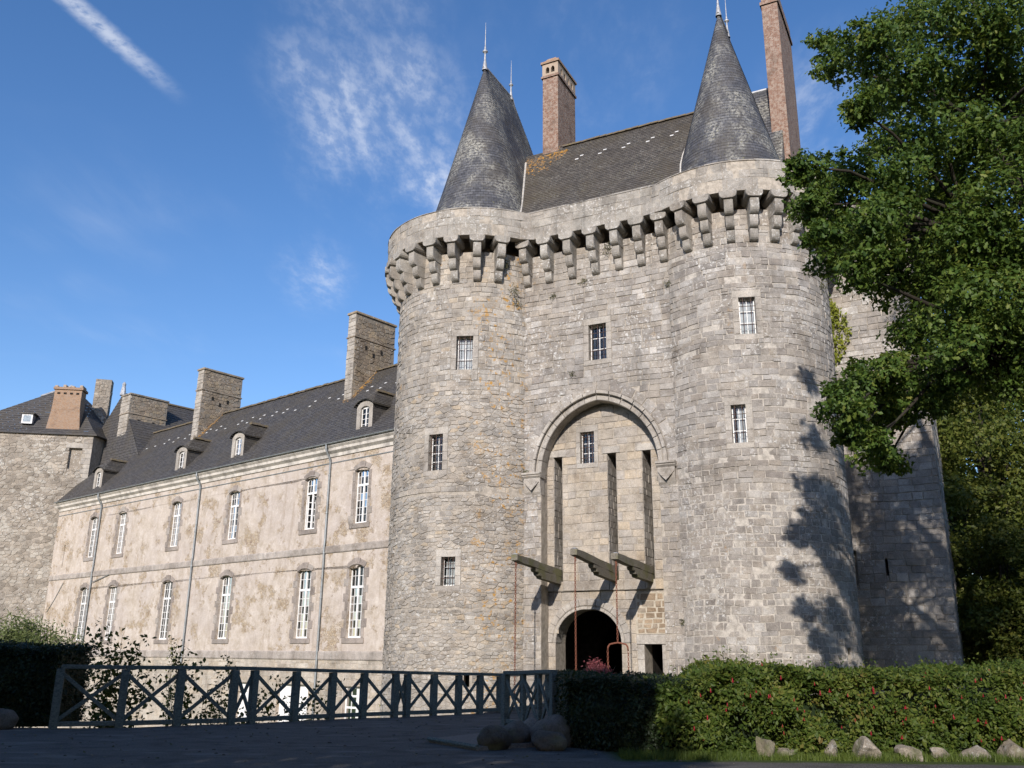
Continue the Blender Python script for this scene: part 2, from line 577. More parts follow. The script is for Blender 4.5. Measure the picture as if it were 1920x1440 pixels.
def mat_slate(name, c0, c1, lichen, warm=0.0, lim=(0.50, 0.60), scale=0.9):
    s = NT(name)
    uv = s.n('ShaderNodeUVMap').outputs[0]
    br = s.n('ShaderNodeTexBrick')
    s.L.new(uv, br.inputs['Vector'])
    br.inputs['Scale'].default_value = 1.0
    br.inputs['Brick Width'].default_value = 0.24
    br.inputs['Row Height'].default_value = 0.17
    br.inputs['Mortar Size'].default_value = 0.008
    br.inputs['Color1'].default_value = (0, 0, 0, 1)
    br.inputs['Color2'].default_value = (1, 1, 1, 1)
    br.inputs['Mortar'].default_value = (0.0, 0.0, 0.0, 1)
    k = s.n('ShaderNodeSeparateColor')
    s.L.new(br.outputs['Color'], k.inputs[0])
    c = s.mix(k.outputs[0], c0, c1)
    c = s.mix(s.math('MULTIPLY', br.outputs['Fac'], 0.75), c, (0.012, 0.012, 0.013))
    big = s.noise(0.55, 5, 0.65)
    c = s.mix(s.range(big, 0.4, 0.7, 0, 0.4+warm), c, (0.085, 0.072, 0.052))
    fine = s.noise(7.5, 8, 0.8, vec=s.map(s.pos, (1, 1, 1.0)))
    # pale lichen comes in specks, slate by slate
    l = s.math('MULTIPLY', s.range(fine, lim[0], lim[1]), s.range(s.noise(scale, 4, 0.6, vec=s.map(s.pos, (1, 1, 0.55), loc=(2, 5, 1))), 0.40, 0.62))
    c = s.mix(s.math('MULTIPLY', l, lichen), c, (0.33, 0.325, 0.285))
    y = s.math('MULTIPLY', s.range(s.noise(9, 5, 0.7, vec=s.map(s.pos, loc=(11, 5, 2))), 0.6, 0.66), s.range(s.noise(0.7, 3, 0.5, vec=s.map(s.pos, loc=(1, 8, 3))), 0.45, 0.6))
    c = s.mix(s.math('MULTIPLY', y, 0.55), c, (0.20, 0.19, 0.06))
    h = s.math('ADD', s.math('MULTIPLY', k.outputs[0], 0.5), s.math('SUBTRACT', s.math('MULTIPLY', fine, 0.4), br.outputs['Fac']))
    s.bsdf(c, 0.62, s.bump(h, 0.55, 0.02), 0.35)
    return s.m


M_SLATE_CONE = mat_slate('spire_slate', (0.050, 0.052, 0.060), (0.10, 0.103, 0.115), 0.9, 0.1, (0.455, 0.56), 0.7)
M_SLATE_GATE = mat_slate('gatehouse_slate', (0.060, 0.054, 0.048), (0.108, 0.097, 0.085), 0.5, 0.3, (0.52, 0.62))
M_SLATE_WING = mat_slate('wing_slate', (0.058, 0.055, 0.055), (0.10, 0.095, 0.092), 0.3, 0.15, (0.56, 0.66))


def mat_brick(name, ramp, mortar, lich, bw=0.24, rh=0.075):
    s = NT(name)
    # bricks run along each face: use the horizontal run x+y and the height
    uv = s.n('ShaderNodeUVMap').outputs[0]
    br = s.n('ShaderNodeTexBrick')
    s.L.new(uv, br.inputs['Vector'])
    br.inputs['Scale'].default_value = 1.0
    br.inputs['Brick Width'].default_value = bw
    br.inputs['Row Height'].default_value = rh
    br.inputs['Mortar Size'].default_value = 0.012
    br.inputs['Color1'].default_value = (0, 0, 0, 1)
    br.inputs['Color2'].default_value = (1, 1, 1, 1)
    k = s.n('ShaderNodeSeparateColor')
    s.L.new(br.outputs['Color'], k.inputs[0])
    c = s.ramp(k.outputs[0], ramp)
    c = s.mix(s.math('MULTIPLY', br.outputs['Fac'], 0.85), c, mortar)
    m1 = s.noise(6.0, 6, 0.7, dist=0.4)
    c = s.mix(s.math('MULTIPLY', s.range(m1, 0.42, 0.60), lich), c, (0.36, 0.295, 0.245))
    m2 = s.noise(1.1, 5, 0.65)
    c = s.mix(s.range(m2, 0.52, 0.72, 0, 0.55), c, (0.10, 0.07, 0.055))
    fine = s.noise(30, 4, 0.7)
    h = s.math('SUBTRACT', s.math('MULTIPLY', fine, 0.4), br.outputs['Fac'])
    s.bsdf(c, 0.9, s.bump(h, 0.8, 0.02), 0.15)
    return s.m


M_BRICK = mat_brick('red_brick', [(0, (0.16, 0.075, 0.052)), (0.5, (0.23, 0.12, 0.082)), (1, (0.20, 0.105, 0.08))], (0.30, 0.25, 0.20), 0.8)
M_BRICK_O = mat_brick('orange_brick', [(0, (0.28, 0.15, 0.08)), (0.5, (0.36, 0.21, 0.12)), (1, (0.30, 0.18, 0.11))], (0.38, 0.32, 0.25), 0.45)


def mat_simple(name, col, rough=0.7, metal=0.0, var=0.25, scale=8.0, bumpk=0.15, spec=0.3, col2=None, thr=(0.4, 0.65)):
    s = NT(name)
    a = s.noise(scale, 5, 0.65)
    c = s.mix(s.range(a, thr[0], thr[1]), tuple(q*(1+var*0.3) for q in col), col2 or tuple(q*(1-var) for q in col))
    s.bsdf(c, rough, s.bump(a, bumpk, 0.02), spec, metal)
    return s.m


M_WHITE = mat_simple('white_paint', (0.80, 0.79, 0.76), 0.5, var=0.12, scale=5)
M_CURTAIN = mat_simple('lace_curtain', (0.62, 0.62, 0.60), 0.9, var=0.2, scale=3)
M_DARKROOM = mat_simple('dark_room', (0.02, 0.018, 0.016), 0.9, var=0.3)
M_IRON = mat_simple('rusty_bar', (0.10, 0.062, 0.048), 0.8, var=0.5, scale=20)
M_RUST = mat_simple('rust_chain', (0.20, 0.075, 0.045), 0.85, var=0.5, scale=30)
M_ZINC = mat_simple('zinc', (0.29, 0.31, 0.315), 0.5, 0.35, 0.2, 4)
M_LEAD = mat_simple('lead', (0.42, 0.43, 0.44), 0.5, 0.3, 0.3, 6)
M_CORNICE = mat_simple('cornice_stone', (0.56, 0.52, 0.46), 0.85, var=0.35, scale=1.4)
M_TILE = mat_simple('ridge_tile_red', (0.24, 0.10, 0.06), 0.85, var=0.5, scale=7, col2=(0.30, 0.19, 0.07))
M_TILE_G = mat_simple('ridge_tile_grey', (0.10, 0.085, 0.07), 0.85, var=0.5, scale=7, col2=(0.16, 0.125, 0.06))
M_FLASH = mat_simple('copper_flashing', (0.20, 0.07, 0.05), 0.7, var=0.4, scale=5)
M_WSLATE = mat_simple('pale_hook_slate', (0.62, 0.62, 0.60), 0.6, var=0.2)
M_FLANGE = mat_simple('pale_lime_fillet', (0.47, 0.45, 0.41), 0.9, var=0.3, scale=5)
M_LICHEN = mat_simple('orange_lichen', (0.30, 0.16, 0.035), 0.95, var=0.5, scale=6, bumpk=0.6, col2=(0.12, 0.10, 0.08), thr=(0.42, 0.56))


def mat_wood(name, c0, c1, moss=None):
    s = NT(name)
    g = s.noise(3, 6, 0.6, vec=s.map(s.pos, (6, 6, 14)))
    f = s.noise(24, 4, 0.7)
    c = s.mix(s.range(g, 0.32, 0.68), c0, c1)
    c = s.mix(0.5, c, s.ramp(f, [(0.3, (0.6, 0.6, 0.6)), (0.65, (1.15, 1.15, 1.15))]), 'MULTIPLY')
    if moss:
        c = s.mix(s.range(s.noise(1.8, 5, 0.6), 0.47, 0.62, 0, 0.75), c, moss)
    s.bsdf(c, 0.85, s.bump(s.math('ADD', g, f), 0.5, 0.02), 0.2)
    return s.m


M_BEAM = mat_wood('weathered_oak', (0.13, 0.115, 0.09), (0.235, 0.215, 0.17), (0.13, 0.13, 0.055))
M_RAIL = mat_wood('painted_rail', (0.09, 0.108, 0.098), (0.165, 0.19, 0.172))
M_PLANK = mat_wood('deck_plank', (0.12, 0.11, 0.10), (0.19, 0.175, 0.155))
M_BARK = mat_wood('bark', (0.022, 0.018, 0.014), (0.048, 0.040, 0.031), (0.03, 0.033, 0.018))


def mat_glass():
    s = NT('window_glass')
    fr = s.n('ShaderNodeFresnel')
    fr.inputs[0].default_value = 1.5
    tr = s.n('ShaderNodeBsdfTransparent')
    tr.inputs[0].default_value = (0.80, 0.84, 0.86, 1)
    gl = s.n('ShaderNodeBsdfGlossy')
    gl.inputs['Roughness'].default_value = 0.03
    w = s.noise(2.5, 2, 0.5)
    s.L.new(s.bump(w, 0.08, 0.05), gl.inputs['Normal'])
    mx = s.n('ShaderNodeMixShader')
    s.L.new(s.math('ADD', s.math('MULTIPLY', fr.outputs[0], 0.9), 0.05), mx.inputs[0])
    s.L.new(tr.outputs[0], mx.inputs[1])
    s.L.new(gl.outputs[0], mx.inputs[2])
    s.L.new(mx.outputs[0], s.out.inputs['Surface'])
    return s.m


M_GLASS = mat_glass()


def mat_leaf(name, ramp, trans=0.35, tcol=(0.16, 0.22, 0.02), gloss=0.22, rough=0.5):
    s = NT(name)
    t = s.tint()
    patch = s.noise(0.9, 3, 0.5)
    v = s.math('ADD', s.math('MULTIPLY', t, 0.65), s.math('MULTIPLY', s.range(patch, 0.3, 0.7), 0.35))
    c = s.ramp(v, ramp)
    x = s.n('ShaderNodeBsdfPrincipled')
    s.L.new(c, x.inputs['Base Color'])
    x.inputs['Roughness'].default_value = rough
    x.inputs['Specular IOR Level'].default_value = gloss
    tl = s.n('ShaderNodeBsdfTranslucent')
    s.L.new(s.mix(0.5, c, tcol), tl.inputs[0])
    m = s.n('ShaderNodeMixShader')
    m.inputs[0].default_value = trans
    s.L.new(x.outputs[0], m.inputs[1])
    s.L.new(tl.outputs[0], m.inputs[2])
    s.L.new(m.outputs[0], s.out.inputs['Surface'])
    return s.m


M_OAKLEAF = mat_leaf('oak_leaf', [(0, (0.030, 0.060, 0.014)), (0.45, (0.068, 0.120, 0.022)), (0.8, (0.125, 0.175, 0.032)), (1, (0.21, 0.215, 0.045))], 0.34, (0.22, 0.28, 0.03))
M_WOODLEAF = mat_leaf('wood_leaf', [(0, (0.045, 0.065, 0.012)), (0.5, (0.095, 0.12, 0.022)), (1, (0.17, 0.165, 0.035))], 0.3)
M_HEDGELEAF = mat_leaf('fuchsia_leaf', [(0, (0.024, 0.046, 0.009)), (0.5, (0.066, 0.102, 0.017)), (0.9, (0.135, 0.155, 0.03)), (1, (0.17, 0.12, 0.04))], 0.3)
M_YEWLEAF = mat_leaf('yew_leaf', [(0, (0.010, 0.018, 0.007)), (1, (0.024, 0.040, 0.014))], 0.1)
M_SHRUBLEAF = mat_leaf('willow_leaf', [(0, (0.08, 0.11, 0.035)), (0.5, (0.15, 0.185, 0.065)), (1, (0.25, 0.28, 0.12))], 0.3)
M_VINELEAF = mat_leaf('vine_leaf', [(0, (0.06, 0.085, 0.015)), (0.6, (0.14, 0.17, 0.03)), (1, (0.20, 0.10, 0.04))], 0.35)
M_LIMELEAF = mat_leaf('lime_leaf', [(0, (0.14, 0.18, 0.02)), (1, (0.30, 0.31, 0.05))], 0.35, (0.3, 0.32, 0.03))
M_REDLEAF = mat_leaf('red_leaf', [(0, (0.14, 0.035, 0.04)), (0.5, (0.27, 0.075, 0.085)), (1, (0.40, 0.17, 0.17))], 0.3, (0.35, 0.08, 0.06))
M_SAPLEAF = mat_leaf('sapling_leaf', [(0, (0.03, 0.04, 0.012)), (0.6, (0.07, 0.085, 0.02)), (1, (0.15, 0.12, 0.035))], 0.3)
M_TUFT = mat_leaf('tuft_leaf', [(0, (0.06, 0.065, 0.025)), (1, (0.14, 0.125, 0.055))], 0.2)
M_PETAL = mat_leaf('fuchsia_petal', [(0, (0.30, 0.012, 0.02)), (1, (0.45, 0.03, 0.06))], 0.3, (0.6, 0.05, 0.05))
M_GRASS = mat_leaf('grass_blade', [(0, (0.05, 0.085, 0.015)), (1, (0.13, 0.17, 0.035))], 0.3)


def mat_ground():
    s = NT('ground_gravel_grass')
    x, y, z = s.xyz()
    f = s.noise(28, 5, 0.75)
    m = s.noise(1.6, 5, 0.6)
    grav = s.ramp(f, [(0.25, (0.05, 0.047, 0.043)), (0.5, (0.115, 0.108, 0.098)), (0.75, (0.19, 0.18, 0.165))])
    grav = s.mix(s.range(m, 0.45, 0.7, 0, 0.6), grav, (0.05, 0.046, 0.04))
    grav = s.mix(s.range(s.noise(0.7, 6, 0.65, vec=s.map(s.pos, (1, 2.5, 1), loc=(4, 4, 0))), 0.52, 0.66, 0, 0.6), grav, (0.19, 0.18, 0.165))
    gr = s.ramp(f, [(0.25, (0.025, 0.04, 0.01)), (0.7, (0.085, 0.115, 0.028))])
    side = s.math('ADD', y, s.math('MULTIPLY', s.noise(1.2, 4, 0.6), 0.5))
    mask = s.math('MULTIPLY', s.range(side, 16.15, 16.3), s.range(x, 1.6, 2.0))
    low = s.range(z, -0.25, -0.6)
    c = s.mix(s.math('MAXIMUM', mask, low), grav, gr)
    s.bsdf(c, 0.95, s.bump(f, 0.8, 0.03), 0.15)
    return s.m


M_GROUND = mat_ground()


# ------------------------------------------------------------------ masonry
def clip(poly, a, b, c):
    """keep the side a*x+b*y <= c"""
    out = []
    n = len(poly)
    for i in range(n):
        p, q = poly[i], poly[(i+1) % n]
        dp, dq = a*p[0]+b*p[1]-c, a*q[0]+b*q[1]-c
        if dp <= 0:
            out.append(p)
        if (dp < 0 < dq) or (dq < 0 < dp):
            t = dp/(dp-dq)
            out.append((p[0]+(q[0]-p[0])*t, p[1]+(q[1]-p[1])*t))
    return out


def area(p):
    return 0.5*abs(sum(p[i][0]*p[(i+1) % len(p)][1]-p[(i+1) % len(p)][0]*p[i][1] for i in range(len(p))))


def cen(p):
    return sum(q[0] for q in p)/len(p), sum(q[1] for q in p)/len(p)


def cut_rects(polys, rects, amin=0.012):
    """cut convex polygons away from rectangles"""
    for (x0, z0, x1, z1) in rects:
        out = []
        for p in polys:
            xs = [q[0] for q in p]; zs = [q[1] for q in p]
            if max(xs) <= x0 or min(xs) >= x1 or max(zs) <= z0 or min(zs) >= z1:
                out.append(p); continue
            for q in (clip(p, 1, 0, x0), clip(p, -1, 0, -x1)):
                if len(q) > 2 and area(q) > amin:
                    out.append(q)
            mid = clip(clip(p, -1, 0, -x0), 1, 0, x1) if len(p) > 2 else []
            if len(mid) > 2:
                for q in (clip(mid, 0, 1, z0), clip(mid, 0, -1, -z1)):
                    if len(q) > 2 and area(q) > amin:
                        out.append(q)
        polys = out
    return polys


def courses(a0, a1, z0, z1, h, w, rnd, jit=0.012, wave=0.0):
    """squared stones in level courses"""
    polys = []
    z = z0
    ph = rnd.uniform(0, 6)
    while z < z1-0.06:
        hh = min(rnd.uniform(*h), z1-z)
        if z1-(z+hh) < 0.1:
            hh = z1-z
        a = a0-rnd.uniform(0, w[0])
        while a < a1:
            ww = rnd.uniform(*w) if rnd.random() > 0.12 else rnd.uniform(w[1], w[1]*1.6)
            b = a+ww
            x0, x1 = max(a, a0), min(b, a1)
            if x1-x0 > 0.05:
                j = lambda: rnd.uniform(-jit, jit)
                wv = lambda x, zz: wave*sin(x*1.7+ph+zz*0.6)
                if rnd.random() < 0.06 and hh > 0.26:       # a pair of thin stones in one course
                    m = z+hh*rnd.uniform(0.4, 0.6)
                    polys.append([(x0, z+wv(x0, z)), (x1, z+wv(x1, z)), (x1+j(), m), (x0+j(), m)])
                    polys.append([(x0, m), (x1, m), (x1+j(), z+hh+wv(x1, z+hh)), (x0+j(), z+hh+wv(x0, z+hh))])
                else:
                    polys.append([(x0+j(), z+wv(x0, z)+j()), (x1+j(), z+wv(x1, z)+j()), (x1+j(), z+hh+wv(x1, z+hh)+j()), (x0+j(), z+hh+wv(x0, z+hh)+j())])
            a = b
        z += hh
    return polys


def rubble(a0, a1, z0, z1, da, dz, rnd, jit=0.42):
    """irregular flat-bedded stones: cells of a jittered lattice"""
    nx = max(2, int((a1-a0)/da)); nz = max(2, int((z1-z0)/dz))
    pts = {}
    for i in range(-2, nx+2):
        for k in range(-2, nz+2):
            off = 0.5*(k % 2)
            pts[i, k] = (i+off+0.5+rnd.uniform(-jit, jit), k+0.5+rnd.uniform(-jit, jit)*0.85)
    # some stones swallow a neighbour
    for key in list(pts):
        if rnd.random() < 0.10:
            del pts[key]
    polys = []
    for i in range(0, nx):
        for k in range(0, nz):
            p = pts.get((i, k))
            if p is None:
                continue
            cell = [(p[0]-1.6, p[1]-1.4), (p[0]+1.6, p[1]-1.4), (p[0]+1.6, p[1]+1.4), (p[0]-1.6, p[1]+1.4)]
            for di in range(-2, 3):
                for dk in range(-2, 3):
                    if di == 0 and dk == 0:
                        continue
                    q = pts.get((i+di, k+dk))
                    if q is None:
                        continue
                    nx_, nz_ = q[0]-p[0], q[1]-p[1]
                    cc = nx_*(p[0]+q[0])/2+nz_*(p[1]+q[1])/2
                    cell = clip(cell, nx_, nz_, cc)
                    if len(cell) < 3:
                        break
                if len(cell) < 3:
                    break
            if len(cell) < 3:
                continue
            cell = [(a0+x*da, z0+y*dz) for x, y in cell]
            cell = clip(clip(clip(clip(cell, 1, 0, a1), -1, 0, -a0), 0, 1, z1), 0, -1, -z0)
            if len(cell) >= 3 and area(cell) > 0.004:
                polys.append(cell)
    return polys


def stone_geo(mb, poly, mp, rnd, gap, proud, cham):
    cx, cz = cen(poly)
    tint = rnd.random()
    n = len(poly)

    def inset(d):
        out = []
        for x, z in poly:
            l = hypot(x-cx, z-cz) or 1
            k = max(0.35, 1-d/l*1.25)
            out.append((cx+(x-cx)*k, cz+(z-cz)*k))
        return out
    h = rnd.uniform(*proud)
    o = inset(gap)
    f = inset(gap+cham)
    base = [mp(x, z, -0.03) for x, z in o]
    side = [mp(x, z, h-cham*0.8) for x, z in o]
    face = [mp(x, z, h+rnd.uniform(-0.006, 0.006)) for x, z in f]
    i = len(mb.v)
    mb.v += base+side+face
    for k in range(n):
        k2 = (k+1) % n
        mb.f.append((i+k, i+k2, i+n+k2, i+n+k)); mb.t.append(tint); mb.uv.append(None)
        mb.f.append((i+n+k, i+n+k2, i+2*n+k2, i+2*n+k)); mb.t.append(tint); mb.uv.append(None)
    mb.f.append(tuple(i+2*n+k for k in range(n))); mb.t.append(tint); mb.uv.append(None)


def lay(polys, mp, parent, mat, rnd, gap=0.012, proud=(0.02, 0.04), cham=0.015, singles=0, pick=None, name='stone', rest='masonry'):
    """lay the stones on a wall: the largest ones as objects of their own, the rest joined"""
    idx = list(range(len(polys)))
    if pick:
        idx = [i for i in idx if pick(*cen(polys[i]))]
    idx.sort(key=lambda i: -area(polys[i]))
    own = set(idx[:singles])
    mb = MB()
    for i, p in enumerate(polys):
        if i in own:
            m = MB()
            stone_geo(m, p, mp, rnd, gap, proud, cham)
            m.obj(name, mat, parent)
        else:
            stone_geo(mb, p, mp, rnd, gap, proud, cham)
    if mb.f:
        o = mb.obj(rest, mat, parent, fix=False)
        o['kind'] = 'stuff'
        return o


def cyl_map(c, R):
    def mp(a, z, h=0.0):
        th = a/R
        return tuple(GP(c[0]+(R+h)*cos(th), c[1]+(R+h)*sin(th), z))
    return mp


def gflat(v):
    def mp(a, z, h=0.0):
        return tuple(GP(a, v+h, z))
    return mp


def wflat(d):
    def mp(a, z, h=0.0):
        return tuple(WP(a, d-h, z))
    return mp


def grid_core(mb, mp, a0, a1, z0, z1, holes, step, depth=0.4):
    """wall surface with rectangular openings and their reveals"""
    As = {a0, a1}
    Zs = {z0, z1}
    n = max(1, int((a1-a0)/step))
    As |= {a0+(a1-a0)*i/n for i in range(n+1)}
    for h in holes:
        As |= {h[0], h[2]}; Zs |= {h[1], h[3]}
    As, Zs = sorted(As), sorted(Zs)
    for i in range(len(As)-1):
        for k in range(len(Zs)-1):
            ma, mz = (As[i]+As[i+1])/2, (Zs[k]+Zs[k+1])/2
            if As[i+1]-As[i] < 1e-5 or any(h[0] < ma < h[2] and h[1] < mz < h[3] for h in holes):
                continue
            mb.poly([mp(As[i], Zs[k]), mp(As[i+1], Zs[k]), mp(As[i+1], Zs[k+1]), mp(As[i], Zs[k+1])], 0.5)
    for (x0, y0, x1, y1) in holes:
        reveal(mb, mp, [(x0, y0), (x1, y0), (x1, y1), (x0, y1)], depth)


def reveal(mb, mp, loop, depth, out=0.0, tint=0.5):
    n = len(loop)
    for k in range(n):
        p, q = loop[k], loop[(k+1) % n]
        mb.poly([mp(*p, out), mp(*q, out), mp(*q, -depth), mp(*p, -depth)], tint)


def tess_core(mb, mp, outer, holes, h=0.0):
    loops = [[Vector((x, z, 0)) for x, z in outer]]+[[Vector((x, z, 0)) for x, z in hl] for hl in holes]
    flat = [q for lp in loops for q in lp]
    i = len(mb.v)
    mb.v += [mp(q.x, q.y, h) for q in flat]
    for tri in tessellate_polygon(loops):
        mb.f.append(tuple(i+t for t in tri)); mb.t.append(0.5); mb.uv.append(None)


def pointed(c, half, z0, zs, apex, n=10):
    """outline of a pointed arch from the floor up, right foot first"""
    h = apex-zs
    k = (h*h-half*half)/(2*half)
    R = half+k
    pts = [(c+half, z0)]
    a1 = math.asin(min(1, h/R)) if k >= 0 else pi-math.asin(min(1, h/R))
    for i in range(n+1):
        a = a1*i/n
        pts.append((c-k+R*cos(a), zs+R*sin(a)))
    left = [(2*c-x, z) for x, z in pts[:-1]]
    return pts+left[::-1]


def segmental(x0, x1, z0, z1, rise, n=6):
    """opening with a low arched head"""
    half = (x1-x0)/2
    R = (half*half+rise*rise)/(2*rise)
    pts = [(x0, z0), (x1, z0)]
    a = math.asin(half/R)
    for i in range(n+1):
        t = a-2*a*i/n
        pts.append(((x0+x1)/2+R*sin(t), z1-R+R*cos(t)))
    return pts


# ------------------------------------------------------------------ the ground
def smooth(t):
    t = min(1, max(0, t))
    return t*t*(3-2*t)


RAIL = [(-10.01, 21.28, 1.31), (-8.76, 21.77, 1.30), (-7.70, 22.42, 1.30), (-6.64, 23.10, 1.29), (-6.28, 23.55, 1.28), (-5.44, 24.42, 1.25), (-4.65, 25.2, 1.22), (-3.93, 25.93, 1.20),
        (-3.15, 26.55, 1.18), (-2.85, 26.85, 1.17), (-2.15, 27.45, 1.15), (-1.47, 28.02, 1.13), (-0.86, 28.55, 1.12), (-0.27, 29.04, 1.10), (0.45, 30.1, 1.10), (0.95, 31.6, 1.10), (1.35, 33.2, 1.10)]


def edge_y(x):
    pts = [(-60, 18.5), (-30, 19.5), (-14, 21.0)]+[(a, b) for a, b, c in RAIL[:14]]+[(1.0, 29.6), (2.0, 28.5), (3.5, 23.5), (6, 21.5), (20, 22.5), (40, 27), (80, 30)]
    for i in range(len(pts)-1):
        if pts[i][0] <= x <= pts[i+1][0]:
            t = (x-pts[i][0])/(pts[i+1][0]-pts[i][0])
            return pts[i][1]+(pts[i+1][1]-pts[i][1])*t
    return pts[0][1] if x < pts[0][0] else pts[-1][1]


def ground_z(x, y):
    e = edge_y(x)+0.35
    d = y-e
    z = -3.8*smooth(d/5.0) if d > 0 else 0.0
    # the far bank comes up again on the right, beyond the castle
    if x > 20:
        z = z*(1-smooth((x-20)/8))
    if y > 85:
        z = z*(1-smooth((y-85)/30))
    return z


def axis(lo, hi, fine0, fine1, fstep, n):
    a = list(np.arange(fine0, fine1+1e-6, fstep))
    left = [fine0-(fine0-lo)*(i/n)**2.2 for i in range(n, 0, -1)]
    right = [fine1+(hi-fine1)*(i/n)**2.2 for i in range(1, n+1)]
    return left+a+right


gx = axis(-900, 900, -20, 24, 0.8, 14)
gy = axis(-300, 1500, 12, 62, 0.8, 14)
mb = MB()
for y in gy:
    for x in gx:
        mb.v.append((x, y, ground_z(x, y)))
nx_ = len(gx)
for j in range(len(gy)-1):
    for i in range(nx_-1):
        mb.f.append((j*nx_+i, j*nx_+i+1, (j+1)*nx_+i+1, (j+1)*nx_+i)); mb.t.append(0); mb.uv.append(None)
tag(mb.obj('ground', M_GROUND, smooth=True), kind='structure')


# ------------------------------------------------------------------ gatehouse
R1 = random.Random(11)
gate = thing('gatehouse', GP(0.8, -4, -3.8), 'granite castle gatehouse with twin round towers, corbelled parapet and slate spires', 'castle gatehouse')


def th_hole(t0, t1, z0, z1, R):
    return (R*radians(t0), z0, R*radians(t1), z1)


def wallM(p, N):
    return frame(p, N.cross(Z), N)


def window(parent, M, w, h, cols, rows, depth=0.28, curtain=None, vbars=0, hbars=0, head=None, label=None, panes=True, thick=0.05, name='window', bar_out=0.02):
    """M: middle of the sill on the wall face; x along the wall, y out, z up"""
    mb = MB()
    y0, y1 = -depth-0.06, -depth
    b = thick
    mb.box((-w/2, y0, 0), (-w/2+b, y1, h), M)
    mb.box((w/2-b, y0, 0), (w/2, y1, h), M)
    mb.box((-w/2+b, y0, 0), (w/2-b, y1, b), M)
    mb.box((-w/2+b, y0, h-b), (w/2-b, y1, h), M)
    iw, ih = w-2*b, h-2*b
    m = b*0.5
    for i in range(1, cols):
        x = -w/2+b+iw*i/cols
        mb.box((x-m/2, y0+0.012, b), (x+m/2, y1-0.008, h-b), M)
    for k in range(1, rows):
        z = b+ih*k/rows
        mb.box((-w/2+b, y0+0.015, z-m/2), (w/2-b, y1-0.012, z+m/2), M)
    fr = mb.obj(name, M_WHITE, parent)
    if label:
        fr['label'] = label
    yg = (y0+y1)/2
    pw, ph = iw/cols, ih/rows
    g = MB()
    g.poly([(-pw/2, 0, -ph/2), (pw/2, 0, -ph/2), (pw/2, 0, ph/2), (-pw/2, 0, ph/2)])
    me = g.mesh('pane')
    for i in range(cols):
        for k in range(rows):
            add('pane', me, M_GLASS, fr, M @ Matrix.Translation((-w/2+b+pw*(i+.5), yg, b+ph*(k+.5))))
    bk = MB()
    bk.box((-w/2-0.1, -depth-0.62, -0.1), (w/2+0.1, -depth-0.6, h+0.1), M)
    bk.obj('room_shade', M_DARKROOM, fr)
    if curtain:
        c = MB()
        n = 22
        x0, x1 = curtain
        for i in range(n):
            xa, xb = -w/2+b+iw*(x0+(x1-x0)*i/n), -w/2+b+iw*(x0+(x1-x0)*(i+1)/n)
            ya, yb = -depth-0.11+0.018*sin(i*1.9), -depth-0.11+0.018*sin((i+1)*1.9)
            c.poly([M @ Vector((xa, ya, b)), M @ Vector((xb, yb, b)), M @ Vector((xb, yb, h-b)), M @ Vector((xa, ya, h-b))])
        c.obj('curtain', M_CURTAIN, fr)
    for i in range(vbars):
        x = -w/2+w*(i+0.5)/vbars
        q = MB(); q.tube([M @ Vector((x, bar_out-0.06, -0.06)), M @ Vector((x, bar_out-0.06, h+0.06))], 0.016, 6)
        q.obj('bar', M_IRON, fr)
    for k in range(hbars):
        z = h*(k+0.5)/hbars
        q = MB(); q.tube([M @ Vector((-w/2-0.07, bar_out-0.03, z)), M @ Vector((w/2+0.07, bar_out-0.03, z))], 0.014, 6)
        q.obj('bar', M_IRON, fr)
    return fr


def surround(fr, mp, hole, rnd, jw=0.26, lint=0.34, sill=0.24, mat=M_DRESSED, proud=(0.035, 0.05)):
    x0, z0, x1, z1 = hole
    polys = []
    n = max(2, int(round((z1-z0)/0.5)))
    for i in range(n):
        a, b = z0+(z1-z0)*i/n, z0+(z1-z0)*(i+1)/n
        polys.append(('jamb_stone', [(x0-jw, a), (x0, a), (x0, b), (x0-jw, b)]))
        polys.append(('jamb_stone', [(x1, a), (x1+jw, a), (x1+jw, b), (x1, b)]))
    polys.append(('lintel', [(x0-jw, z1), (x1+jw, z1), (x1+jw, z1+lint), (x0-jw, z1+lint)]))
    polys.append(('sill', [(x0-jw, z0-sill), (x1+jw, z0-sill), (x1+jw, z0), (x0-jw, z0)]))
    for nm, p in polys:
        m = MB()
        stone_geo(m, p, mp, rnd, 0.004, proud, 0.012)
        m.obj(nm, mat, fr)
    return (x0-jw, z0-sill, x1+jw, z1+lint)


# ---- left round tower
mpL = cyl_map(LC, LR)
holesL = [th_hole(64.5, 75.5, 14.88, 16.6, LR), th_hole(82.8, 93.0, 10.0, 11.75, LR), th_hole(72.3, 81.3, 4.68, 5.97, LR), th_hole(62, 65.5, 0.35, 0.95, LR)]
mb = MB()
grid_core(mb, mpL, LR*radians(-80), LR*radians(280), -4, WTOP, holesL, 0.22, 0.85)
towL = mb.obj('round_tower', M_MORTAR, gate)
cutL = []
for i, h in enumerate(holesL[:3]):
    th = (h[0]+h[2])/2/LR
    N = Ge*cos(th)+Gn*sin(th)
    w_ = (h[2]-h[0])*0.985
    M = wallM(GP(LC[0]+LR*cos(th), LC[1]+LR*sin(th), h[1]), N)
    fr = window(gate, M, w_, h[3]-h[1], 2, (3, 4, 3)[i], 0.30, ((0.05, 0.95), None, (0.1, 0.9))[i], 3, (2, 3, 2)[i], thick=0.055)
    cutL.append(surround(fr, mpL, h, R1))
cutL.append((holesL[3][0]-0.1, 0.25, holesL[3][2]+0.1, 1.05))
a0, a1 = LR*radians(14), LR*radians(190)
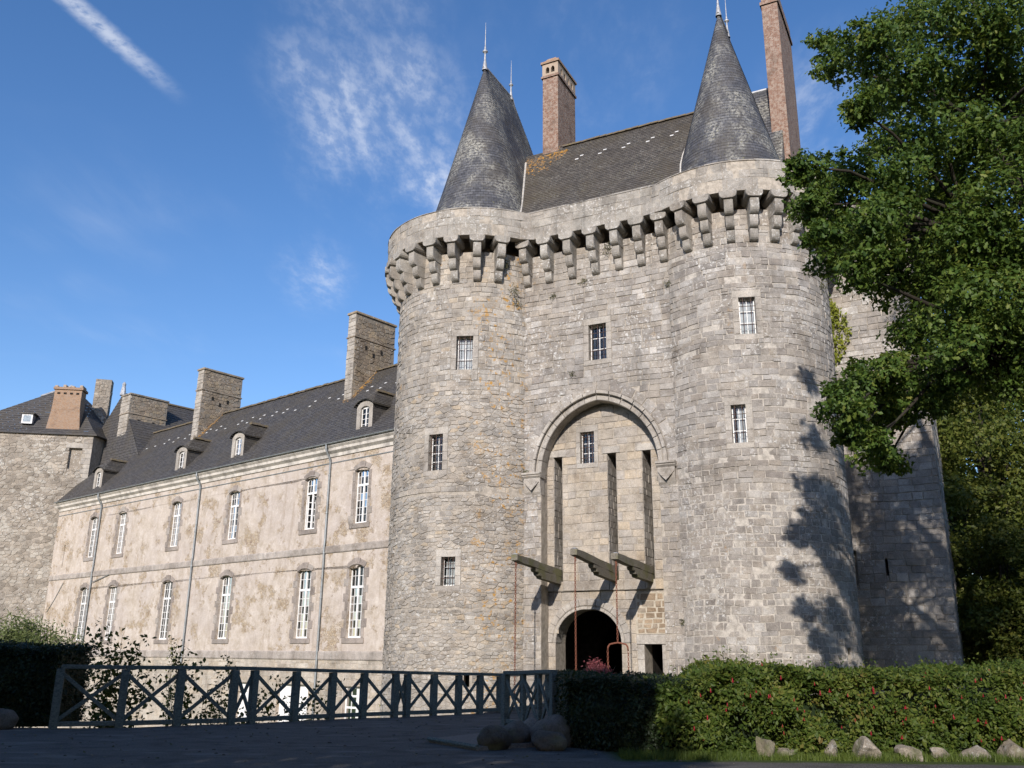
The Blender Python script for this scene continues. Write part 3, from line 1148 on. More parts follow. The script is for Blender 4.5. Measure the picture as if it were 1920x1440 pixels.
pl = rubble(a0, a1, -4, 3.7, 0.32, 0.15, R1, 0.38)+rubble(a0, a1, 3.7, 8.95, 0.33, 0.165, R1, 0.38)+courses(a0, a1, 8.95, 9.2, (0.25, 0.25), (0.4, 0.8), R1)
pl += rubble(a0, a1, 9.2, 13.85, 0.36, 0.185, R1, 0.38)+courses(a0, a1, 13.85, 14.07, (0.22, 0.22), (0.5, 1.0), R1)+courses(a0, a1, 14.07, WTOP, (0.2, 0.34), (0.3, 0.62), R1, 0.02, 0.02)
pl = cut_rects(pl, cutL)
lay(pl, mpL, towL, M_RUBBLE, R1, 0.010, (0.004, 0.045), 0.022, 70, lambda a, z: radians(35) < a/LR < radians(125) and z > 1.2)

# ---- right round tower
mpR = cyl_map(RC, RR)
holesR = [th_hole(67.7, 77.4, 15.12, 16.82, RR), th_hole(77.4, 85.8, 10.32, 11.97, RR), th_hole(107.9, 111.4, 1.25, 1.8, RR), th_hole(20.5, 24.0, 1.5, 2.1, RR)]
mb = MB()
grid_core(mb, mpR, RR*radians(-120), RR*radians(240), -4, WTOP, holesR, 0.22, 0.85)
M_REPOINT = mat_mortar('pale_repointing', (0.42, 0.385, 0.335), 0.25)
towR = mb.obj('round_tower', M_REPOINT, gate)
cutR = []
for i, h in enumerate(holesR[:2]):
    th = (h[0]+h[2])/2/RR
    N = Ge*cos(th)+Gn*sin(th)
    M = wallM(GP(RC[0]+RR*cos(th), RC[1]+RR*sin(th), h[1]), N)
    fr = window(gate, M, (h[2]-h[0])*0.985, h[3]-h[1], 2, 3, 0.26, ((0.02, 0.98), (0.1, 0.7))[i], 2, 2, thick=0.055)
    cutR.append(surround(fr, mpR, h, R1))
for h in holesR[2:]:
    cutR.append((h[0]-0.02, h[1]-0.02, h[2]+0.02, h[3]+0.02))
a0, a1 = RR*radians(-42), RR*radians(132)
pr1 = cut_rects(courses(a0, a1, -4, 8.6, (0.21, 0.34), (0.24, 0.58), R1, 0.03, 0.03), cutR)
pr2 = cut_rects(courses(a0, a1, 8.6, WTOP, (0.19, 0.34), (0.28, 0.78), R1, 0.024, 0.025), cutR)
lay(pr1, mpR, towR, M_ASHLAR, R1, 0.014, (0.004, 0.026), 0.024, 45, lambda a, z: radians(25) < a/RR < radians(125) and z > 1.2)
lay(pr2, mpR, towR, M_ASHLAR, R1, 0.011, (0.010, 0.044), 0.022, 45, lambda a, z: radians(25) < a/RR < radians(125))

# ---- wall between the towers, with the great arched recess
AC, AH, AS, AA = 0.70, 2.87, 9.9, 13.15
arch = pointed(AC, AH, -4, AS, AA, 12)
mp0 = gflat(0.0)
mb = MB()
hc = (0.33, 15.12, 1.22, 16.9)
hw = [(hc[0], hc[1]), (hc[2], hc[1]), (hc[2], hc[3]), (hc[0], hc[3])]
tess_core(mb, mp0, [(-3.7, -4)]+arch[::-1]+[(4.9, -4), (4.9, WTOP), (-3.7, WTOP)], [hw])
reveal(mb, mp0, hw, 0.85)
reveal(mb, mp0, arch, 0.95)
mid = mb.obj('curtain_wall', M_MORTAR, gate)
fr = window(gate, GM((hc[0]+hc[2])/2, 0, hc[1]), hc[2]-hc[0], hc[3]-hc[1], 2, 3, 0.28, None, 3, 2, thick=0.055)
cm = [surround(fr, mp0, hc, R1)]
pm = courses(-3.2, 4.75, -4, 12.0, (0.24, 0.36), (0.3, 0.6), R1, 0.02, 0.02)+courses(-3.2, 4.75, 12.0, WTOP, (0.24, 0.36), (0.32, 0.75), R1, 0.02, 0.02)


def k_of(half, rise):
    return (rise*rise-half*half)/(2*half)


AK = k_of(AH, AA-AS)
AR = AH+AK


def in_arch(x, z, o):
    if z < AS:
        return abs(x-AC) < AH+(0.12 if o else 0)
    dx = abs(x-AC)+AK
    return hypot(dx, z-AS) < AR+o


pm = cut_rects(pm, cm+[(AC-AH, -5, AC+AH, AS)])
pm = [p for p in pm if not in_arch(*cen(p), 0.78)]
lay(pm, mp0, mid, M_ASHLAR, R1, 0.012, (0.012, 0.045), 0.02, 60, lambda a, z: z > 12 or a > 3.6)


def voussoirs(parent, mp, c, half, zs, apex, o0, o1, h0, h1, n, mat, name, rnd, gap=0.006, hollow=0.0):
    k = k_of(half, apex-zs)
    R = half+k

    def pt(o, side, f):
        Ro = R+o
        amax = math.acos(max(-1, min(1, k/Ro)))
        a = amax*f
        return (c+side*(-k+Ro*cos(a)), zs+Ro*sin(a))
    for side in (-1, 1):
        for i in range(n):
            f0, f1 = i/n+0.004, (i+1)/n-0.004
            m = MB()
            S = 3
            loops = []
            for q in range(S+1):
                f = f0+(f1-f0)*q/S
                p0, p1 = pt(o0, side, f), pt(o1, side, f)
                b = 0.03
                pa = (p0[0]+(p1[0]-p0[0])*0.12, p0[1]+(p1[1]-p0[1])*0.12)
                pb = (p0[0]+(p1[0]-p0[0])*0.88, p0[1]+(p1[1]-p0[1])*0.88)
                loops.append([mp(*p0, h0), mp(*p0, h1-b), mp(*pa, h1), mp(*pb, h1-hollow), mp(*p1, h1-b-hollow), mp(*p1, h0)])
            m.loft(loops, True, rnd.random())
            m.poly(loops[0]); m.poly(loops[-1])
            m.obj(name, mat, parent)


voussoirs(mid, mp0, AC, AH, AS, AA, -0.02, 0.20, -0.5, 0.07, 8, M_DRESSED, 'voussoir', R1)
voussoirs(mid, mp0, AC, AH, AS, AA, 0.205, 0.27, -0.1, 0.02, 8, M_DRESSED, 'voussoir', R1)
voussoirs(mid, mp0, AC, AH, AS, AA, 0.275, 0.44, -0.05, 0.20, 8, M_DRESSED, 'hood_mould', R1)
voussoirs(mid, mp0, AC, AH, AS, AA, 0.45, 0.92, -0.05, 0.035, 9, M_ASHLAR, 'voussoir', R1)

# imposts that carry the arch
for (u0, u1, sd) in ((-3.05, -2.10, 1), (3.50, 4.38, -1)):
    M = GM((u0+u1)/2, 0, 0)
    w_ = u1-u0
    m = MB()
    m.prism([(-0.3, 9.93), (0.34, 9.93), (0.34, 9.84), (0.28, 9.80), (0.28, 9.76), (0.20, 9.68), (-0.3, 9.68)], -w_/2, w_/2, M)
    imp = m.obj('impost', M_DRESSED, gate)
    m = MB()
    m.prism([(-0.3, 9.68), (0.19, 9.68), (0.19, 9.35), (0.10, 9.02), (0.02, 8.90), (-0.3, 8.90)], -w_/2+0.05, w_/2-0.05, M)
    m.obj('impost_block', M_DRESSED, imp)
    # carved shield and ribbons on the block
    m = MB()
    m.loft([[M @ Vector((x*0.26*k, 0.19+0.09*(1-abs(k-1)) if k > 0 else 0.28, 9.36+zz*0.26*k)) for x, zz in ((-1, 0.8), (0, 1), (1, 0.8), (0.9, -0.2), (0, -1.1), (-0.9, -0.2))] for k in (1.0, 0.75, 0.05)])
    m.obj('carved_shield', M_DRESSED, imp)
    for sx in (-1, 1):
        m = MB()
        m.tube([M @ Vector((sx*0.06, 0.22, 9.2)), M @ Vector((sx*0.2, 0.26, 9.32)), M @ Vector((sx*0.36, 0.22, 9.5))], [0.03, 0.045, 0.03], 6)
        m.obj('carved_ribbon', M_DRESSED, imp)

# ---- back of the recess
VU, VL = RECESS, RECESS-0.12
mpU, mpW = gflat(VU), gflat(VL)
slots = [(-1.83, 4.95, -1.40, 10.75), (0.87, 4.95, 1.31, 10.72), (2.55, 4.95, 2.98, 10.70)]
hb = (-0.46, 10.35, 0.24, 11.85)
rect = lambda h: [(h[0], h[1]), (h[2], h[1]), (h[2], h[3]), (h[0], h[3])]
mb = MB()
tess_core(mb, mpU, [(-3.3, 4.52), (4.3, 4.52), (4.3, 13.7), (-3.3, 13.7)], [rect(h) for h in slots]+[rect(hb)])
for h in slots:
    reveal(mb, mpU, rect(h), 1.25)
reveal(mb, mpU, rect(hb), 0.8)
mb.poly([mpU(-3.3, 4.52), mpU(4.3, 4.52), mpU(4.3, 4.52, -0.14), mpU(-3.3, 4.52, -0.14)])
rec = mb.obj('recess_wall', M_MORTAR, gate)
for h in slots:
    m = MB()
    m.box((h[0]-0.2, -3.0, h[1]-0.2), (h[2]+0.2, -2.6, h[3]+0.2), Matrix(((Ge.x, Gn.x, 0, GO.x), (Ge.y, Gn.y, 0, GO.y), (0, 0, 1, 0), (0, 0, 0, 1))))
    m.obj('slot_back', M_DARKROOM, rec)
# stones lining the jambs of the beam slots
for h in slots:
    for ua in (h[0], h[2]):
        sgn = 1 if ua == h[0] else -1
        mj = lambda a, z, hh=0.0, ua=ua, sgn=sgn: tuple(GP(ua+sgn*hh, VU-a, z))
        q = courses(0.02, 1.2, 4.97, 10.7, (0.26, 0.4), (0.35, 0.7), R1, 0.01)
        o = lay(q, mj, rec, M_DRESSED, R1, 0.01, (0.006, 0.02), 0.012, 0, rest='slot_jamb')
fr = window(gate, GM((hb[0]+hb[2])/2, VU, hb[1]), hb[2]-hb[0], hb[3]-hb[1], 2, 3, 0.22, None, 3, 3, thick=0.05)
cu = [surround(fr, mpU, hb, R1, 0.2, 0.3, 0.22)]+[(h[0]-0.0, h[1]-0.03, h[2]+0.0, h[3]) for h in slots]
pu = courses(-3.1, 4.2, 4.52, 4.97, (0.45, 0.45), (0.7, 1.3), R1, 0.01)+courses(-3.1, 4.2, 4.97, 13.5, (0.28, 0.5), (0.36, 0.85), R1, 0.02, 0.015)
pu = cut_rects(pu, cu)
M_RECESS = mat_stone('recess_granite', [(0, (0.33, 0.30, 0.265)), (0.3, (0.41, 0.36, 0.29)), (0.55, (0.35, 0.325, 0.295)), (0.8, (0.44, 0.37, 0.28)), (1, (0.38, 0.35, 0.31))], 0.25, 0.1, 0.3, 0.5)
lay(pu, mpU, rec, M_RECESS, R1, 0.016, (0.012, 0.035), 0.018, 60, lambda a, z: in_arch(a, z, -0.2))
for h in slots:
    m = MB()
    stone_geo(m, [(h[0]-0.22, h[3]), (h[2]+0.22, h[3]), (h[2]+0.2, h[3]+0.33), (h[0]-0.24, h[3]+0.33)], mpU, R1, 0.004, (0.04, 0.06), 0.02)
    m.obj('slot_lintel', M_DRESSED, rec)

# ---- gate arch and postern
GC, GH, GS, GAx = -0.25, 1.58, 2.27, 3.72
garch = pointed(GC, GH, -1.0, GS, GAx, 10)
hd = (2.37, -1.0, 3.16, 2.22)
mb = MB()
tess_core(mb, mpW, [(-3.3, -4), (4.3, -4), (4.3, 4.52), (-3.3, 4.52)], [garch, rect(hd)])
reveal(mb, mpW, garch, 1.1)
reveal(mb, mpW, rect(hd), 1.0)
gw = mb.obj('gate_wall', M_MORTAR, gate)
voussoirs(gw, mpW, GC, GH, GS, GAx, -0.02, 0.13, -0.6, 0.03, 6, M_DRESSED, 'voussoir', R1)
voussoirs(gw, mpW, GC, GH, GS, GAx, 0.135, 0.46, -0.05, 0.065, 7, M_DRESSED, 'voussoir', R1)
GK = k_of(GH, GAx-GS)
pw_ = courses(-3.1, 2.05, -1.0, 4.5, (0.28, 0.45), (0.35, 0.7), R1, 0.015)
pw_ = cut_rects(pw_, [(GC-GH-0.46, -3, GC+GH+0.46, GS)])
pw_ = [p for p in pw_ if not hypot(abs(cen(p)[0]-GC)+GK, max(0, cen(p)[1]-GS)) < GH+GK+0.34]
for sx in (-1, 1):
    z = -1.0
    while z < GS-0.05:
        zz = min(GS, z+R1.uniform(0.45, 0.65))
        xa, xb = GC+sx*(GH-0.01), GC+sx*(GH+0.46)
        pw_.append([(min(xa, xb), z), (max(xa, xb), z), (max(xa, xb), zz), (min(xa, xb), zz)])
        z = zz
lay(pw_, mpW, gw, M_RECESS, R1, 0.012, (0.012, 0.04), 0.018, 20, lambda a, z: z > 1.3)
# the patch over the postern: brown stones in wide pale joints
M_PATCH = mat_stone('brown_patch_stone', [(0, (0.26, 0.20, 0.14)), (0.5, (0.34, 0.26, 0.18)), (1, (0.29, 0.25, 0.20))], 0.15, 0, 0.2, 0.5)
M_PALEMORTAR = mat_mortar('pale_mortar', (0.44, 0.39, 0.31), 0.15)
mb = MB()
mb.box((2.02, VL+0.006, 2.64), (3.5, VL+0.03, 4.4), Matrix(((Ge.x, Gn.x, 0, GO.x), (Ge.y, Gn.y, 0, GO.y), (0, 0, 1, 0), (0, 0, 0, 1))))
pt_ = mb.obj('pointed_patch', M_PALEMORTAR, gw)
lay(courses(2.06, 3.46, 2.67, 4.38, (0.2, 0.3), (0.24, 0.5), R1, 0.03), gflat(VL+0.03), pt_, M_PATCH, R1, 0.026, (0.006, 0.02), 0.03, 40)
m = MB()
stone_geo(m, [(2.02, 2.22), (3.55, 2.22), (3.55, 2.62), (2.02, 2.62)], mpW, R1, 0.004, (0.06, 0.07), 0.02)
m.obj('postern_lintel', M_DRESSED, gw)
for x0, x1 in ((2.06, 2.37), (3.16, 3.5)):
    z = -0.9
    while z < 2.2:
        m = MB(); zz = min(2.22, z+0.62)
        stone_geo(m, [(x0, z), (x1, z), (x1, zz), (x0, zz)], mpW, R1, 0.004, (0.04, 0.05), 0.015)
        m.obj('postern_jamb', M_DRESSED, gw); z = zz

# vaulted passage behind the gate and the lobby behind the postern
GF = Matrix(((Ge.x, Gn.x, 0, GO.x), (Ge.y, Gn.y, 0, GO.y), (0, 0, 1, 0), (0, 0, 0, 1)))
mb = MB()
vault = [(GC+2.6*cos(pi*i/10), 2.6+1.7*sin(pi*i/10)) for i in range(11)]
prof = [(GC+2.6, -0.02)]+vault+[(GC-2.6, -0.02)]
mb.loft([[GF @ Vector((x, v, z)) for x, z in prof] for v in (VL-1.1, VL-5.0, VL-5.0, VL-11)], True)
mb.poly([GF @ Vector((x, VL-11, z)) for x, z in prof])
M_DARK_VAULT = mat_mortar('shade_dark_vault', (0.045, 0.040, 0.035), 0.4)  # stone colour darkened to paint in the shade of the passage
psg = mb.obj('gate_passage', M_DARK_VAULT, gate)
mb = MB()
inner = pointed(GC, 1.5, 0.0, 2.1, 3.5, 8)
tess_core(mb, gflat(VL-5.0), [(GC-2.6, 0), (GC+2.6, 0), (GC+2.6, 4.3), (GC-2.6, 4.3)], [[(x, max(z, 0.02)) for x, z in inner]])
reveal(mb, gflat(VL-5.0), inner, 0.6)
mb.obj('inner_arch', M_DARK_VAULT, psg)
mb = MB()
mb.box((2.2, VL-4.5, -0.05), (3.4, VL-1.0, 2.6), GF)
mb.f.pop(-2); mb.t.pop(); mb.uv.pop()
mb.obj('postern_lobby', M_DARK_VAULT, gate)

# ---- set-back flank wall on the right
SV, SU0, SU1 = -6.0, 9.2, 14.5
mpS = gflat(SV)
hs = [(11.93, 5.25, 12.05, 6.0), (10.35, 4.8, 10.75, 6.4), (11.6, 12.2, 11.75, 13.0)]
mb = MB()
grid_core(mb, mpS, SU0, SU1, -4, WTOP, hs, 2.0, 0.5)
mb.poly([GP(SU1, SV, -4), GP(SU1, -16, -4), GP(SU1, -16, 21.75), GP(SU1, SV, 21.75)])
mb.poly([GP(SU1, -16, -4), GP(-9, -16, -4), GP(-9, -16, 21.75), GP(SU1, -16, 21.75)])
mb.poly([GP(-10.4, -16, -4), GP(-10.4, -3, -4), GP(-10.4, -3, 21.75), GP(-10.4, -16, 21.75)])
flank = mb.obj('flank_wall', M_MORTAR, gate)
ps = courses(SU0+0.4, SU1, -4, WTOP, (0.24, 0.4), (0.35, 0.85), R1, 0.02, 0.01)
lay(cut_rects(ps, hs), mpS, flank, M_ASHLAR, R1, 0.012, (0.015, 0.045), 0.02, 0)
mpE = lambda a, z, h=0.0: tuple(GP(SU1+h, SV-a, z))
lay(courses(0.0, 10, -4, 21.7, (0.24, 0.4), (0.5, 0.9), R1, 0.02), mpE, flank, M_ASHLAR, R1, 0.012, (0.015, 0.04), 0.02, 0)
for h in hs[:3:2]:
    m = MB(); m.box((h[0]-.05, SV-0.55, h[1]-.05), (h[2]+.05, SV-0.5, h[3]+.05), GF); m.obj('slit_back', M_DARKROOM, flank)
m = MB(); m.box((hs[1][0]-.05, SV-0.45, hs[1][1]-.05), (hs[1][2]+.05, SV-0.40, hs[1][3]+.05), GF); m.obj('blocked_opening', M_FLANGE, flank)


# ---- machicolated parapet that runs round towers and wall
def ppath(off):
    pts = []

    def arc(c, R, t0, t1, n):
        for i in range(n+1):
            t = t0+(t1-t0)*i/n
            pts.append(((c[0]+R*cos(t), c[1]+R*sin(t)), (cos(t), sin(t))))
    tl = math.asin((off-LC[1])/(LR+off))
    arc(LC, LR+off, radians(215), tl, 46)
    ul = LC[0]+(LR+off)*cos(tl)
    tr = pi-math.asin((off-RC[1])/(RR+off))
    ur = RC[0]+(RR+off)*cos(tr)
    for i in range(0, 13):
        pts.append(((ul+(ur-ul)*i/12, off), (0, 1)))
    te = math.asin(max(-1.0, (SV+off-RC[1])/(RR+off)))
    arc(RC, RR+off, tr, te, 42)
    ue = RC[0]+(RR+off)*cos(te)
    for i in range(0, 8):
        pts.append(((ue+(SU1+off-ue)*i/7, SV+off), (0, 1)))
    for i in range(0, 8):
        pts.append(((SU1+off, SV+off-10*i/7), (1, 0)))
    return pts


outer, inner_, wallp = ppath(OVER), ppath(OVER-0.42), ppath(-0.9)


def ring(path, z):
    return [GP(p[0][0], p[0][1], z) for p in path]


mb = MB()
o0, o1, i0, i1 = ring(outer, Z_PAR), ring(outer, Z_TOP), ring(inner_, Z_PAR), ring(inner_, Z_TOP)
mb.loft([o0, o1], False); mb.loft([i0, i1], False); mb.loft([o1, i1], False); mb.loft([o0, i0], False)
mb.loft([ring(ppath(OVER-0.42), 22.05), ring(wallp, 22.05)], False)
mb.loft([ring(wallp, 22.05), ring(wallp, WTOP), ring(ppath(0.0), WTOP)], False)
par = mb.obj('parapet', M_MORTAR, gate)
cum = [0.0]
for i in range(1, len(outer)):
    cum.append(cum[-1]+hypot(outer[i][0][0]-outer[i-1][0][0], outer[i][0][1]-outer[i-1][0][1]))


def mpP(a, z, h=0.0):
    a = min(max(a, 0), cum[-1]-1e-4)
    lo = int(np.searchsorted(cum, a+1e-7, side='right'))-1
    lo = min(max(lo, 0), len(outer)-2)
    t = (a-cum[lo])/max(1e-6, cum[lo+1]-cum[lo])
    p, q = outer[lo], outer[lo+1]
    n = (p[1][0]+(q[1][0]-p[1][0])*t, p[1][1]+(q[1][1]-p[1][1])*t)
    return tuple(GP(p[0][0]+(q[0][0]-p[0][0])*t+n[0]*h, p[0][1]+(q[0][1]-p[0][1])*t+n[1]*h, z))


pp = courses(0, cum[-1], Z_PAR, Z_PAR+0.62, (0.62, 0.62), (0.5, 1.1), R1, 0.01)+courses(0, cum[-1], Z_PAR+0.62, Z_TOP-0.02, (0.40, 0.44), (0.45, 1.2), R1, 0.012)
aL, aR = cum[10], cum[100]
CORN = [cum[46], cum[60], cum[103], cum[111]]
lay(pp, mpP, par, M_PARAPET, R1, 0.008, (0.012, 0.035), 0.015, 90, lambda a, z: aL < a < aR)
# coping stones
pc = []
a = 0
while a < cum[-1]:
    b = a+R1.uniform(0.7, 1.3)
    for q in CORN:
        if a < q-1e-4 and b > q-0.25:
            b = q
    b = min(b, cum[-1])
    m = MB()
    xs = [a+0.008+(b-a-0.016)*i/3 for i in range(4)]
    zt = Z_TOP+0.03+R1.uniform(-0.02, 0.03)
    m.loft([[mpP(x, Z_TOP-0.02, 0.045), mpP(x, zt, 0.03), mpP(x, zt+0.04, -0.2), mpP(x, Z_TOP-0.02, -0.44)] for x in xs], True, R1.random())
    m.poly([mpP(xs[0], Z_TOP-0.02, 0.045), mpP(xs[0], zt, 0.03), mpP(xs[0], zt+0.04, -0.2), mpP(xs[0], Z_TOP-0.02, -0.44)])
    m.poly([mpP(xs[-1], Z_TOP-0.02, 0.045), mpP(xs[-1], zt, 0.03), mpP(xs[-1], zt+0.04, -0.2), mpP(xs[-1], Z_TOP-0.02, -0.44)])
    m.obj('coping_stone', M_PARAPET, par)
    a = b
m = MB()
fl = [i for i in range(57, 98)]
m.loft([[GP(outer[i][0][0]-outer[i][1][0]*k, outer[i][0][1]-outer[i][1][1]*k, zz) for i in fl] for k, zz in ((0.40, Z_TOP+0.13), (0.40, Z_TOP+0.21), (0.62, Z_TOP+0.24))], False)
m.obj('red_flashing', M_FLASH, gate)


# corbels
def corbel_stage(z0, z1, out, w):
    r = min(0.3, (z1-z0)*0.62)
    prof = [(-0.25, z1), (out, z1), (out, z0+r)]
    for i in range(1, 6):
        a = pi/2*i/5
        prof.append((out-r*0.9*(1-cos(a)), z0+r-r*sin(a)))
    prof.append((-0.25, z0))
    m = MB()
    m.prism(prof, -w/2, w/2, Matrix.Identity(4))
    me = m.mesh('corbel_stone')
    bm = bmesh.new(); bm.from_mesh(me)
    es = [e for e in bm.edges if abs(e.verts[0].co.x-e.verts[1].co.x) < 1e-5 and min(e.verts[0].co.y, e.verts[1].co.y) > -0.2]
    bmesh.ops.bevel(bm, geom=es, offset=0.022, segments=1, affect='EDGES')
    bm.to_mesh(me); bm.free()
    return me


ST = [corbel_stage(0.0, 0.52, 0.30, 0.37), corbel_stage(0.53, 1.08, 0.56, 0.38), corbel_stage(1.09, 1.79, 0.82, 0.40)]
m = MB()
cp = [(-0.39, 2.165), (0.39, 2.165), (0.39, 2.02), (0.37, 1.92), (0.31, 1.84), (0.22, 1.80), (-0.22, 1.80), (-0.31, 1.84), (-0.37, 1.92), (-0.39, 2.02)]
n_ = len(cp)
i = len(m.v)
for yy in (-0.2, 0.88, 0.92):
    k = 0.95 if yy == 0.92 else 1
    m.v += [(x*k, yy, 2.02+(z-2.02)*k) for x, z in cp]
for q in range(2):
    for k in range(n_):
        k2 = (k+1) % n_
        m.f.append((q*n_+k, q*n_+k2, (q+1)*n_+k2, (q+1)*n_+k)); m.t.append(0); m.uv.append(None)
m.f.append(tuple(2*n_+k for k in range(n_))); m.t.append(0); m.uv.append(None)
CAPM = m.mesh('corbel_cap')
spots = [((LC[0]+LR*cos(radians(t)), LC[1]+LR*sin(radians(t))), (cos(radians(t)), sin(radians(t)))) for t in (198, 184.5, 171, 157.5, 144.5, 131.3, 118.2, 104.6, 91, 77.5, 63, 49)]
spots += [((u, 0), (0, 1)) for u in (-2.85, -1.66, -0.44, 0.79, 2.0, 3.12, 4.25)]
spots += [((RC[0]+RR*cos(radians(t)), RC[1]+RR*sin(radians(t))), (cos(radians(t)), sin(radians(t)))) for t in (106.5, 93, 79.5, 66.2, 53, 39.8, 26.5, 13.2, 0, -13)]
spots += [((u, SV), (0, 1)) for u in (10.6, 11.8, 13.0, 14.1)]
for (p, n) in spots:
    N = Ge*n[0]+Gn*n[1]
    M = wallM(GP(p[0], p[1], Z_CORB), N) @ Matrix.Rotation(R1.uniform(-0.03, 0.03), 4, 'Z')
    c0 = add('corbel', ST[2], M_PARAPET, gate, M)
    add('corbel_stone', ST[1], M_PARAPET, c0, M @ Matrix.Translation((R1.uniform(-.015, .015), 0, 0)))
    add('corbel_stone', ST[0], M_PARAPET, c0, M @ Matrix.Translation((R1.uniform(-.02, .02), R1.uniform(-.02, .02), 0)))
    add('corbel_cap', CAPM, M_PARAPET, c0, M)


# ---- roofs
def stepped(mb, P00, P10, P01, P11, n, lip=0.022, wav=0.0, rnd=R1):
    """slate courses between eaves P00-P10 and ridge P01-P11"""
    P00, P10, P01, P11 = map(Vector, (P00, P10, P01, P11))
    N = (P10-P00).cross(P01-P00).normalized()
    if N.z < 0:
        N = -N
    L = (P01-P00).length
    W = (P10-P00).length
    m = max(1, int(W/0.9))
    for i in range(n):
        t0, t1 = i/n, (i+1)/n
        row = []
        for t, h in ((t0, lip), (t1, 0.0)):
            a, b = P00.lerp(P01, t), P10.lerp(P11, t)
            row.append([a.lerp(b, k/m)+N*h for k in range(m+1)])
        low = [P00.lerp(P01, t0).lerp(P10.lerp(P11, t0), k/m)-N*0.01 for k in range(m+1)]
        for k in range(m):
            off = 0.12*(i % 2)
            u0, u1 = W*k/m, W*(k+1)/m
            mb.poly([row[0][k], row[0][k+1], row[1][k+1], row[1][k]], 0, [(u0, L*t0), (u1, L*t0), (u1, L*t1), (u0, L*t1)])
            mb.poly([low[k], low[k+1], row[0][k+1], row[0][k]], 0, [(u0, L*t0), (u1, L*t0), (u1, L*t0), (u0, L*t0)])


def spire(c, r, z0, z1, L0, Lr, name):
    n = 62
    K = 30
    slope = hypot(r, z1-z0)
    mb = MB()

    def sec(t, ex):
        rt_ = max(r*(1-t)*(1+0.05*(1-t)**6), 0.03)+ex
        lt = L0+(Lr-L0)*t+ex*0.5
        pts, us = [], []
        for i in range(K+1):
            a = pi*i/K
            pts.append(GP(c[0]+rt_*cos(a), c[1]+rt_*sin(a), z0+(z1-z0)*t))
            us.append(a*2.2)
        pts.append(GP(c[0]-rt_, c[1]-lt, z0+(z1-z0)*t)); us.append(pi*2.2+lt)
        pts.append(GP(c[0]+rt_, c[1]-lt, z0+(z1-z0)*t)); us.append(pi*2.2+lt+2*rt_)
        pts.append(pts[0]); us.append(pi*2.2+2*lt+2*rt_)
        return pts, us
    for i in range(n):
        a, ua = sec(i/n, 0.012)
        b, ub = sec((i+1)/n, 0.0)
        lo, _ = sec(i/n, -0.01)
        for k in range(len(a)-1):
            v0, v1 = slope*i/n, slope*(i+1)/n
            mb.poly([a[k], a[k+1], b[k+1], b[k]], 0, [(ua[k], v0), (ua[k+1], v0), (ua[k+1], v1), (ua[k], v1)])
            mb.poly([lo[k], lo[k+1], a[k+1], a[k]], 0, [(ua[k], v0), (ua[k+1], v0), (ua[k+1], v0), (ua[k], v0)])
    return mb.obj(name, M_SLATE_CONE, gate)


def finial(p, h, s=1.0):
    prof = [(0.17, -0.25), (0.12, 0.1), (0.07, 0.45), (0.045, 0.8), (0.05, 0.95), (0.13, 1.0), (0.17, 1.05), (0.13, 1.11), (0.05, 1.16), (0.06, 1.3), (0.035, 1.45), (0.02, h*0.75), (0.008, h)]
    m = MB()
    m.loft([[p+Vector((r*s*cos(2*pi*k/10), r*s*sin(2*pi*k/10), z*(s if z < 1.5 else 1))) for k in range(10)] for r, z in prof])
    return m.obj('finial', M_LEAD, gate, smooth=True)


for c, Lr in ((LC, 3.6), (RC, 2.2)):
    sp = spire(c, 3.22, 22.6, 35.0, 7.5, Lr, 'spire')
    m = MB()
    m.tube([GP(c[0], c[1]+0.15, 34.85), GP(c[0], c[1], 35.03), GP(c[0], c[1]-Lr, 35.03), GP(c[0], c[1]-Lr-0.3, 34.5)], 0.075, 8)
    m.obj('ridge_lead', M_LEAD, sp)
    finial(GP(c[0], c[1], 35.0), 3.1)
    finial(GP(c[0], c[1]-Lr+0.2, 35.0), 2.7, 0.85)
mb = MB()
RV, RZ = -5.2, 30.4
stepped(mb, GP(-7, -0.35, 22.75), GP(7, -0.35, 22.75), GP(-7, RV, RZ), GP(7, RV, RZ), 46)
stepped(mb, GP(7, -10, 22.75), GP(-7, -10, 22.75), GP(7, RV, RZ), GP(-7, RV, RZ), 30)
groof = mb.obj('slate_roof', M_SLATE_GATE, gate)
mb = MB()
stepped(mb, GP(6.5, -5.0, 24.0), GP(9.0, -5.0, 24.0), GP(6.5, -8.6, 33.0), GP(9.0, -8.6, 33.0), 40)
mb.poly([GP(9.0, -5.0, 24), GP(9.0, -12, 24), GP(9.0, -8.6, 33)])
rear = mb.obj('slate_roof', M_SLATE_CONE, gate)
m = MB(); m.tube([GP(7.2, -8.6, 33.03), GP(9.05, -8.6, 33.03)], 0.09, 8); m.obj('ridge_lead', M_LEAD, rear)
# ridge tiles
m = MB()
m.prism([(-0.16, -0.05), (-0.10, 0.08), (0, 0.13), (0.10, 0.08), (0.16, -0.05)], -0.19, 0.19, Matrix.Identity(4))
RT = m.mesh('ridge_tile')
u = -3.0
while u < 5.4:
    add('ridge_tile', RT, M_TILE_G, groof, GM(u, RV, RZ+0.02+R1.uniform(-.015, .02)) @ Matrix.Rotation(R1.uniform(-.06, .06), 4, 'Y'))
    u += 0.39
# pale hook slates
m = MB()
m.box((-0.10, -0.05, 0), (0.10, 0.05, 0.022))
HS = m.mesh('hook_slate')
sl = math.atan2(RZ-22.75, abs(RV+0.35))
for u in (-1.75, -0.35, 1.05, 2.45, 3.8):
    for dd in (0.0, 0.34):
        v = RV+0.95+dd*0.5
        z = RZ-(v-RV)*math.tan(sl)
        add('hook_slate', HS, M_WSLATE, groof, GM(u-(0.12 if dd else -0.12), v, z+0.04) @ Matrix.Rotation(-sl, 4, 'X'))


